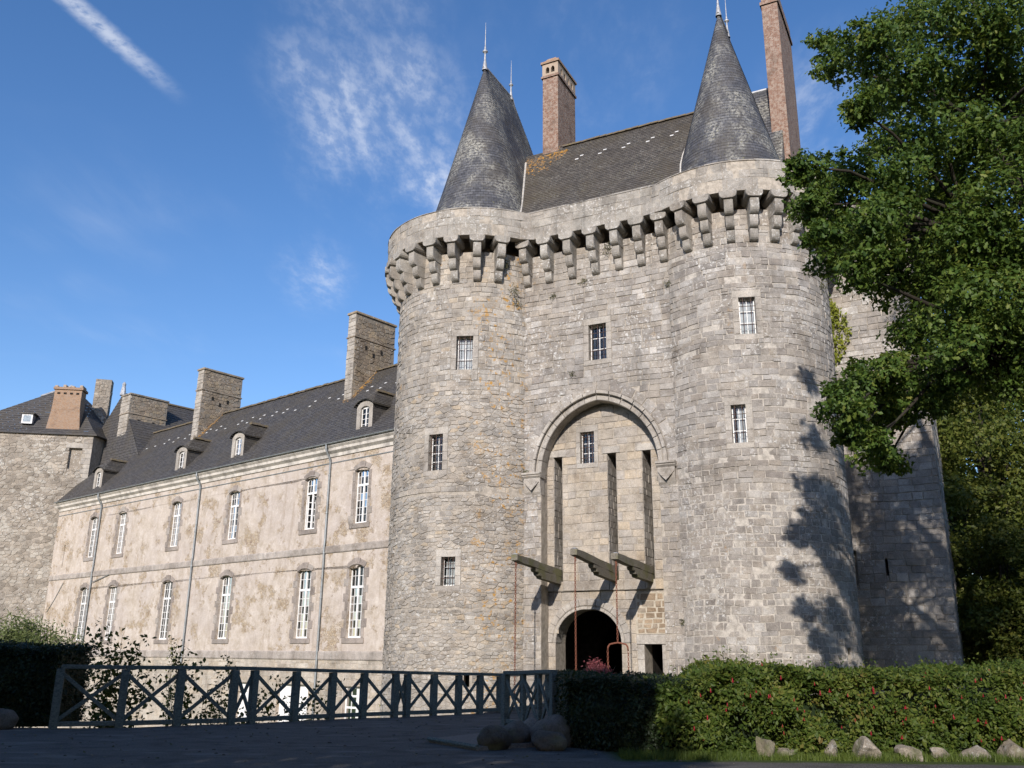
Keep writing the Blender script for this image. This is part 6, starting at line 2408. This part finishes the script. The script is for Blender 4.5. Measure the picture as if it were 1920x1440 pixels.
# long shoots above the hedge line
pts = []
for k in range(150):
    x = rn.uniform(3.0, 11.5)
    yy = rn.uniform(17.2, 18.6)
    hh = np.interp(x, [q[0] for q in fx], [q[3] for q in fx])
    L = rn.uniform(0.12, 0.42)
    dx, dy = rn.uniform(-.5, .5)*L, rn.uniform(-.4, .2)*L
    for q in range(14):
        f = q/13
        pts.append((x+dx*f+rn.uniform(-.03, .03), yy+dy*f+rn.uniform(-.03, .03), hh-0.1+L*f+rn.uniform(-.02, .02)))
for k in range(170):          # shoots that arch out of the face and over the stones
    x = rn.uniform(3.0, 11.5)
    yf = np.interp(x, [q[0] for q in fx], [q[1] for q in fx])
    z = rn.uniform(0.1, 1.2)
    L = rn.uniform(0.15, 0.4)
    dx = rn.uniform(-.6, .6)*L
    for q in range(12):
        f = q/11
        pts.append((x+dx*f+rn.uniform(-.025, .025), yf-0.05-L*0.75*f+rn.uniform(-.025, .025), max(0.05, z+L*(0.5*f-0.9*f*f))+rn.uniform(-.02, .02)))
add('shoots', leaf_mesh('shoots', np.array(pts), np.full(len(pts), 0.06), 0.2, 0.5, 0.4), M_HEDGELEAF, fu)
# hanging flowers
m = MB()
m.tube([(0, 0, 0.03), (0, 0, 0), (0, 0, -0.03)], [0.006, 0.012, 0.010], 6)
for k in range(4):
    a = pi/2*k
    m.poly([(0, 0, -0.02), (0.035*cos(a+.5), 0.035*sin(a+.5), -0.05), (0.05*cos(a), 0.05*sin(a), -0.035), (0.035*cos(a-.5), 0.035*sin(a-.5), -0.05)], 0.2)
m.tube([(0, 0, -0.03), (0, 0, -0.05), (0, 0, -0.07)], [0.014, 0.018, 0.010], 6)
FL = m.mesh('flower')
for k in range(90):
    x = rn.uniform(3.0, 11.0)
    f = rn.random()**0.8
    hh = np.interp(x, [q[0] for q in fx], [q[3] for q in fx])
    yf = np.interp(x, [q[0] for q in fx], [q[1] for q in fx])
    z = hh*(0.12+0.95*f)
    y = yf-0.14+0.22*f**4-rn.uniform(0, 0.08)+(0.3 if z > hh*0.97 else 0)
    s_ = rn.uniform(0.45, 0.85)
    add('flower', FL, M_PETAL, fu, Matrix.Translation((x, y, z)) @ Matrix.Rotation(rn.uniform(-.4, .4), 4, 'X') @ Matrix.Scale(s_, 4))


def bush(name, label, c, r, n, leaf, mat, cat='bush', blobs=14, aspect=0.5, stem=True, droop=0.2, up=0.5, shell=0.4):
    t = thing(name, (c[0], c[1], c[2]-r[2]), label, cat)
    pts, outs = [], []
    r_ = random.Random(int(abs(c[0]*100+c[1]*10)))
    for i in range(blobs):
        d = Vector((r_.gauss(0, 1), r_.gauss(0, 1), r_.gauss(0, 1))).normalized()*r_.uniform(0.2, 0.72)
        p, o = blob((c[0]+d.x*r[0], c[1]+d.y*r[1], c[2]+d.z*r[2]), [q*0.42 for q in r], n//blobs, shell)
        pts.append(p); outs.append(o)
    p, o = np.concatenate(pts), np.concatenate(outs)
    add('foliage', leaf_mesh('foliage', p, np.full(len(p), leaf), droop, aspect, up, o), mat, t)
    if stem:
        m = MB()
        for k in range(5):
            a = 2*pi*k/5
            m.tube([(c[0]+0.1*cos(a), c[1]+0.1*sin(a), c[2]-r[2]-0.3), (c[0]+0.3*r[0]*cos(a), c[1]+0.3*r[1]*sin(a), c[2]), (c[0]+0.6*r[0]*cos(a), c[1]+0.6*r[1]*sin(a), c[2]+0.5*r[2])], [0.04, 0.025, 0.01], 5)
        m.obj('stems', M_BARK, t, fix=False)
    return t


bush('willow_shrub', 'pale grey green shrub rising sunlit above the left clipped hedge', (-15.6, 30.5, 1.0), (2.4, 1.5, 2.2), 30000, 0.13, M_SHRUBLEAF, 'shrub', 34, 0.3, droop=-0.6, up=0.1)
bush('red_bush', 'round pinkish red bush showing in front of the gate arch', (3.2, 33.6, 0.9), (0.95, 0.7, 0.9), 4200, 0.11, M_REDLEAF, 'bush', 12, 0.3, droop=0.9, up=0.2, shell=0.25)
bush('pale_bush', 'small pale green bush at the foot of the gate arch', (2.2, 33.2, 0.85), (0.35, 0.35, 0.65), 700, 0.09, M_SHRUBLEAF, 'bush', 6)


# ---- spindly plants in the moat, seen through the railing
def sapling(label, base, tips, nleaf, leaf, mat, name='sapling', spread=0.14, cat='plant', th=0.016):
    t = thing(name, base, label, cat)
    b = Vector(base)
    m = MB()
    pts = []
    for (x, y, z) in tips:
        e_ = Vector((x, y, z))
        mid_ = b.lerp(e_, 0.55)+Vector((rn.uniform(-.15, .15), rn.uniform(-.15, .15), 0.25))
        m.tube([b, b.lerp(mid_, 0.5)+Vector((0, 0, 0.1)), mid_, e_], [th, th*0.75, th*0.5, th*0.2], 5)
        for k in range(nleaf):
            f = rn.random()**0.7
            q = b.lerp(mid_, f/0.55) if f < 0.55 else mid_.lerp(e_, (f-0.55)/0.45)
            pts.append((q.x+rn.gauss(0, spread), q.y+rn.gauss(0, spread), q.z+rn.gauss(0, spread)))
    add('foliage', leaf_mesh('foliage', np.array(pts), np.full(len(pts), leaf), 0.3, 0.6, 0.4), mat, t)
    m.obj('stems', M_BARK, t, fix=False)
    return t


def gz(x, y):
    return ground_z(x, y)-0.05


def sap_from_pix(label, Y, foot, tips, nleaf, leaf, mat, **kw):
    f = pix(*foot, Y)
    base = (f.x, f.y, gz(f.x, f.y))
    return sapling(label, base, [tuple(pix(x, y, Y+rn.uniform(-.4, .4))) for x, y in tips], nleaf, leaf, mat, **kw)


sap_from_pix('leafy sapling with arching sprays beside the left clipped hedge', 27, (215, 1330), [(190, 1170), (178, 1195), (205, 1215), (230, 1190), (265, 1200), (245, 1230), (280, 1250), (200, 1250), (215, 1275), (250, 1300), (190, 1300)], 260, 0.15, M_SAPLEAF)
sap_from_pix('dark bramble climbing behind the second railing bay', 27.5, (360, 1340), [(330, 1205), (345, 1215), (372, 1240), (335, 1240), (350, 1265), (390, 1280), (345, 1300), (410, 1310), (320, 1290), (420, 1265), (380, 1320)], 150, 0.14, M_SAPLEAF)
sap_from_pix('yellowing vine shoot on the wing wall left of the bramble', 33, (322, 1330), [(322, 1190), (326, 1210), (318, 1240), (325, 1265), (318, 1290)], 80, 0.10, M_LIMELEAF, spread=0.09)
sap_from_pix('dark twiggy shrub behind the middle of the railing', 29, (500, 1345), [(425, 1225), (480, 1275), (520, 1265), (500, 1300), (540, 1300), (470, 1320), (560, 1320), (595, 1285), (610, 1310), (640, 1280)], 130, 0.14, M_SAPLEAF)
sap_from_pix('low dark bramble near the short railing bay', 29, (430, 1345), [(400, 1330), (440, 1310), (460, 1330), (415, 1300)], 130, 0.14, M_SAPLEAF)
sap_from_pix('green creeper on the foot of the left round tower', 43.2, (860, 1330), [(842, 1238), (848, 1255), (838, 1275), (845, 1300), (870, 1310), (880, 1250), (885, 1280), (890, 1320), (850, 1335)], 120, 0.12, M_VINELEAF, name='creeper')
sap_from_pix('small creeper on the wing wall where it meets the tower', 45.5, (722, 1330), [(720, 1300), (724, 1315), (716, 1330), (728, 1335)], 30, 0.10, M_LIMELEAF, name='creeper')
sap_from_pix('orange and green creeper climbing the foot of the right tower', 36.6, (1375, 1265), [(1352, 1200), (1356, 1225), (1362, 1240), (1345, 1215), (1385, 1235), (1400, 1240), (1350, 1250)], 60, 0.09, M_VINELEAF, name='creeper')

# ivy high in the angle between right tower and flank wall
iv = thing('ivy', GP(10.3, -5.4, 15), 'bright lime green ivy high in the corner behind the right tower', 'ivy')
pts = []
for k in range(1800):
    z = 15.2+3.6*rn.random()**0.9
    a = rn.random()
    w_ = 1.5*(0.35+0.65*math.sin(pi*min(1, (z-15.0)/3.8)))
    if a < 0.6:
        pts.append(GP(10.0+w_*rn.random(), SV+0.06+rn.random()*0.22, z))
    else:
        th = radians(-38+14*rn.random())
        pts.append(GP(RC[0]+(RR+0.05+0.15*rn.random())*cos(th), RC[1]+(RR+0.1)*sin(th), z))
add('foliage', leaf_mesh('foliage', np.array([tuple(p) for p in pts]), np.full(len(pts), 0.15), 0.5, 0.8, 0.2, np.tile(list(Gn), (len(pts), 1))), M_LIMELEAF, iv)
m = MB(); m.tube([GP(10.1, SV+0.05, 13.5), GP(10.2, SV+0.08, 15.5), GP(10.5, SV+0.08, 17), GP(10.6, SV+0.08, 18.5)], [0.04, 0.03, 0.02, 0.01], 5); m.obj('stem', M_BARK, iv)


# tufts that grow from joints of the masonry
def tuft(label, p, r, n, mat=M_TUFT, leaf=0.13):
    t = thing('wall_tuft', p, label, 'plant', 'tufts growing from the castle wall')
    pts = np.asarray(p)+NR.normal(size=(n, 3))*np.array([r, r, r*1.2])*0.5
    add('foliage', leaf_mesh('foliage', pts, np.full(n, leaf), 0.8, 0.25, 0.1), mat, t)
    return t


def onL(t_, z, o=0.06):
    return GP(LC[0]+(LR+o)*cos(radians(t_)), LC[1]+(LR+o)*sin(radians(t_)), z)


for lb, p, r, n in (('dry tuft under the corbels where left tower meets the wall', onL(38, 19.1), 0.26, 150),
                    ('dry hanging tuft just below the tower and wall junction', onL(36, 18.5), 0.2, 90),
                    ('tuft on the lowest corbel beside the tower junction', onL(44, 20.4, 0.2), 0.2, 80),
                    ('dry tuft on the wall under the third central corbel', GP(0.1, 0.06, 19.2), 0.17, 70),
                    ('small green tuft above the great arch, upper left', GP(-1.5, 0.06, 18.7), 0.14, 60),
                    ('tuft growing between two central corbels', GP(1.45, 0.25, 20.7), 0.24, 110),
                    ('tuft in the joint beside the right tower below the corbels', GP(4.35, 0.08, 18.3), 0.16, 70),
                    ('tuft high on the right side of the right tower', GP(RC[0]+(RR+.06)*cos(radians(15)), RC[1]+(RR+.06)*sin(radians(15)), 17.9), 0.26, 120),
                    ('tuft below the middle window of the wall', GP(-0.5, 0.06, 14.6), 0.13, 50),
                    ('green tuft on the left impost of the great arch', GP(-2.9, 0.2, 10.0), 0.14, 60),
                    ('tiny green tuft low on the right tower beside the postern', GP(RC[0]+(RR+.05)*cos(radians(125)), RC[1]+(RR+.05)*sin(radians(125)), 3.1), 0.11, 50)):
    tuft(lb, tuple(p), r, n)

# ------------------------------------------------------------------ timber railings
def railing(name, label, pts, thin=False):
    t = thing(name, (pts[len(pts)//2][0], pts[len(pts)//2][1], 0), label, 'railing', 'timber railings of the forecourt')

    def bar(nm, p, q, w, h):
        p, q = Vector(p), Vector(q)
        d = q-p
        L = d.length
        x = d.normalized()
        y = Z.cross(x)
        if y.length < 1e-3:
            y = Vector((1, 0, 0))
        y.normalize()
        z = x.cross(y)
        M = Matrix(((x.x, y.x, z.x, p.x), (x.y, y.y, z.y, p.y), (x.z, y.z, z.z, p.z), (0, 0, 0, 1)))
        m = MB(); m.box((0, -w/2, -h/2), (L, w/2, h/2), M, 0, 0.008)
        return m.obj(nm, M_RAIL, t)
    for i, (x, y, h) in enumerate(pts):
        m = MB()
        nx, ny = (pts[min(i+1, len(pts)-1)][0]-pts[max(i-1, 0)][0], pts[min(i+1, len(pts)-1)][1]-pts[max(i-1, 0)][1])
        a = atan2(ny, nx)
        k = 0.05 if thin and 0 < i < len(pts)-1 else 0.085
        zb = min(0.0, ground_z(x, y))-0.1
        m.box((-k, -k, zb), (k, k, h-0.045), Matrix.Translation((x, y, 0)) @ Matrix.Rotation(a, 4, 'Z'), 0, 0.01)
        m.obj('post', M_RAIL, t)
    for i in range(len(pts)-1):
        (x0, y0, h0), (x1, y1, h1) = pts[i], pts[i+1]
        bar('top_rail', (x0, y0, h0), (x1, y1, h1), 0.17, 0.085)
        bar('bottom_rail', (x0, y0, 0.10), (x1, y1, 0.10), 0.10, 0.10)
        d = Vector((x1-x0, y1-y0, 0)).normalized()
        n = Vector((-d.y, d.x, 0))
        e = 0.06
        bar('brace', Vector((x0, y0, 0.18))+n*0.025+d*e, Vector((x1, y1, h1-0.16))+n*0.025-d*e, 0.045, 0.085)
        bar('brace', Vector((x0, y0, h0-0.16))-n*0.025+d*e, Vector((x1, y1, 0.18))-n*0.025-d*e, 0.045, 0.085)
    return t


rl = [(-10.9, 21.0, 1.31)]+RAIL
railing('timber_railing', 'long timber railing with crossed braces along the moat edge', RAIL)
railing('timber_railing', 'short timber railing end beside the boulders, seen nearly end on', [(1.02, 21.5, 1.31), (0.72, 22.4, 1.29), (0.36, 23.2, 1.26), (-0.08, 23.9, 1.24)], True)

# bridge deck of planks
br = thing('bridge_deck', (0.6, 30, 0), 'plank bridge deck running from the forecourt to the gate arch', 'bridge')
pa, pb_ = [Vector((-0.75, 29.0, 0)), Vector((0.35, 31.0, 0)), Vector((1.0, 34.2, 0)), Vector((1.55, 38.3, 0))], [Vector((3.0, 28.2, 0)), Vector((3.6, 30.2, 0)), Vector((4.1, 33.0, 0)), Vector((4.35, 37.1, 0))]
for i in range(3):
    n = 11
    for k in range(n):
        f0, f1 = k/n+0.004, (k+1)/n-0.004
        m = MB()
        c = [pa[i].lerp(pa[i+1], f0), pb_[i].lerp(pb_[i+1], f0), pb_[i].lerp(pb_[i+1], f1), pa[i].lerp(pa[i+1], f1)]
        dz = rn.uniform(-0.006, 0.006)
        m.loft([[q+Z*(-0.09+dz) for q in c], [q+Z*(0.02+dz) for q in c]]); m.poly([q+Z*(0.02+dz) for q in c]); m.poly([q+Z*(-0.09+dz) for q in c])
        m.obj('plank', M_PLANK, br)
for side in (pa, pb_):
    m = MB()
    for a, b in zip(side[:-1], side[1:]):
        m.tube([a-Z*0.3, b-Z*0.3], 0.16, 6)
    m.obj('bearer', M_PLANK, br)
# low timber kerb of the approach ramp
rp = thing('approach_ramp', (-0.3, 18.8, 0), 'low dark slab with a raised edge in front of the boulders', 'ramp')
m = MB()
c = [Vector((-1.55, 18.95, 0)), Vector((-0.55, 17.35, 0)), Vector((0.9, 18.6, 0)), Vector((-0.1, 21.2, 0))]
m.loft([[q for q in c], [q+Z*0.075 for q in c]]); m.poly([q+Z*0.075 for q in c])
m.obj('slab', M_PLANK, rp)
m = MB(); m.tube([c[0]+Z*0.07, c[1]+Z*0.07], 0.045, 6); m.obj('edge_beam', M_RAIL, rp)


# ------------------------------------------------------------------ boulders and edging stones
def rock(label, c, r, seed, name='boulder', group=None, sharp=False, sink=0.36):
    bm = bmesh.new()
    bmesh.ops.create_icosphere(bm, subdivisions=4 if not sharp else 3, radius=1.12 if sharp else 1)
    rr = random.Random(seed)
    ph = [rr.uniform(0, 6) for _ in range(9)]
    pl_ = [(Vector((rr.gauss(0, 1), rr.gauss(0, 1), rr.gauss(0, 0.8))).normalized(), rr.uniform(0.50, 0.82) if sharp else rr.uniform(0.62, 0.9)) for _ in range(13 if sharp else 4)]
    for v in bm.verts:
        p = v.co.copy()
        for n_, d_ in pl_:
            k = p.dot(n_)
            if k > d_:
                p -= n_*(k-d_)*(0.95 if sharp else 0.6)
        k = 1+0.11*sin(3*p.x+ph[0])*sin(3.4*p.y+ph[1])+0.045*sin(7*p.z+ph[2])*sin(6*p.x+ph[3])+0.02*sin(15*p.x+ph[4])*sin(14*p.y+ph[5])
        p *= k
        v.co = Vector((p.x*r[0], p.y*r[1], p.z*r[2]))
    me = bpy.data.meshes.new(name)
    bm.to_mesh(me); bm.free()
    me.attributes.new('tint', 'FLOAT', 'FACE')
    M = Matrix.Translation((c[0], c[1], c[2]+r[2]*(1-sink))) @ Matrix.Rotation(rr.uniform(0, 6), 4, 'Z') @ Matrix.Rotation(rr.uniform(-.1, .1), 4, 'X')
    return tag(add(name, me, M_EDGING if sharp else M_BOULDER, None, M, smooth=not sharp), label, 'stone', group)


G1 = 'rounded boulders by the railing end'
rock('large rounded boulder leftmost of the pile by the short railing', (-0.27, 17.75, 0), (0.33, 0.33, 0.25), 41, group=G1)
rock('rounded boulder in the middle of the pile by the short railing', (0.13, 18.4, 0), (0.30, 0.32, 0.27), 42, group=G1)
rock('small boulder behind the middle of the pile', (0.48, 18.9, 0), (0.30, 0.26, 0.28), 45, group=G1)
rock('largest rounded boulder, right of the pile by the dark hedge', (0.82, 18.35, 0), (0.42, 0.38, 0.34), 43, group=G1)
rock('low boulder in front of the largest one', (0.72, 17.7, 0), (0.34, 0.30, 0.20), 44, group=G1)
rock('rounded boulder at the left edge before the clipped hedge', (-11.15, 21.1, 0), (0.38, 0.34, 0.28), 46, group=G1)
G2 = 'rough edging stones along the fuchsia hedge'
for i, (x, y, rx, rz, lb) in enumerate([(4.43, 16.62, 0.20, 0.26, 'upright pale edging stone, leftmost under the fuchsia hedge'), (4.75, 16.75, 0.24, 0.10, 'flat edging stone right of the leftmost upright one'),
                                        (5.55, 16.7, 0.17, 0.20, 'small narrow edging stone left of the tallest pointed one'), (6.08, 16.65, 0.30, 0.25, 'pointed pale edging stone, tallest of the row'),
                                        (6.85, 16.7, 0.36, 0.20, 'broad low edging stone right of the tallest pointed one'), (7.45, 16.75, 0.28, 0.15, 'low grey edging stone between two broad ones'),
                                        (8.1, 16.8, 0.30, 0.16, 'grey edging stone near the right edge'), (8.75, 16.8, 0.38, 0.22, 'broad edging stone at the right edge')]):
    rock(lb, (x, y, 0), (rx, 0.2, rz), 60+i, 'edging_stone', G2, True, 0.45)

# ------------------------------------------------------------------ grass verge
pts = []
for k in range(16000):
    x = rn.uniform(1.9, 12.5)
    y = rn.uniform(16.2+0.03*(x-2), 16.95+0.04*(x-2))
    pts.append((x, y, 0.0))
P_ = np.array(pts)
n = len(P_)
hgt = NR.uniform(0.04, 0.16, n)
lean = NR.normal(size=(n, 2))*0.03
side = NR.normal(size=(n, 2)); side /= np.linalg.norm(side, axis=1)[:, None]
v = np.zeros((n, 3, 3))
v[:, 0] = P_; v[:, 0, :2] += side*0.006
v[:, 1] = P_; v[:, 1, :2] -= side*0.006
v[:, 2] = P_; v[:, 2, :2] += lean; v[:, 2, 2] += hgt
me = bpy.data.meshes.new('grass')
me.from_pydata(v.reshape(-1, 3).tolist(), [], np.arange(n*3).reshape(-1, 3).tolist())
at = me.attributes.new('tint', 'FLOAT', 'FACE'); at.data.foreach_set('value', NR.uniform(0, 1, n).astype(np.float32))
tag(add('grass', me, M_GRASS), 'narrow strip of short grass along the edging stones', 'grass', kind='stuff')

# ------------------------------------------------------------------ fallen leaves and pebbles on the forecourt
lp_ = np.stack([NR.uniform(-11, 3, 600), NR.uniform(14.2, 27, 600), np.full(600, 0.012)], 1)
lp_ = lp_[[q[1] < edge_y(q[0]) for q in lp_]]
tag(add('leaf_litter', leaf_mesh('leaf_litter', lp_, np.full(len(lp_), 0.06), 0, 0.6, 3.0), M_TUFT), 'dry leaves scattered over the shaded forecourt', 'leaves', kind='stuff')
m = MB()
for k in range(350):
    x, y = rn.uniform(-11, 4), rn.uniform(14.2, 26)
    if y > edge_y(x)-0.2:
        continue
    r = rn.uniform(0.008, 0.028)
    m.loft([[(x+r*kk*cos(a)*1.2, y+r*kk*sin(a), zz*r) for a in [2*pi*q/6 for q in range(6)]] for kk, zz in ((1, 0), (0.9, 0.45), (0.3, 0.75))])
tag(m.obj('pebbles', M_BOULDER, fix=False), 'loose pebbles on the shaded forecourt', 'pebbles', kind='stuff')

# ------------------------------------------------------------------ orange lichen crusts on the slates beside the chimneys
def crust(n, place, nrm, size, parent):
    P = np.array([tuple(place()) for _ in range(n)])
    me = leaf_mesh('lichen_crust', P, np.full(n, size), 0, 0.9, 0.0, np.tile(np.array(nrm)*9.0, (n, 1)))
    add('lichen_crust', me, M_LICHEN, parent)


def gate_spot():
    k = abs(rn.gauss(0, 0.42))
    u = rn.uniform(-5.4, -2.9)
    v = -4.95+k*(1.3 if u < -3.6 else 0.55)
    return GP(u, v, RZ-(v-RV)*sl2+0.03)


nr_ = (Gn*sin(sl)+Z*cos(sl))
crust(420, gate_spot, tuple(nr_), 0.17, groof)
nw_ = (Wn*sin(wsl)+Z*cos(wsl))
for s0 in (7.45, 24.9):
    def wing_spot(s0=s0):
        d = rn.uniform(2.75, 4.3)
        return WP(s0-abs(rn.gauss(0, 0.22)) if d > 3.0 else s0+rn.uniform(-0.4, 0.7), d, zroof(d)+0.03)
    crust(130, wing_spot, tuple(nw_), 0.16, wroof)
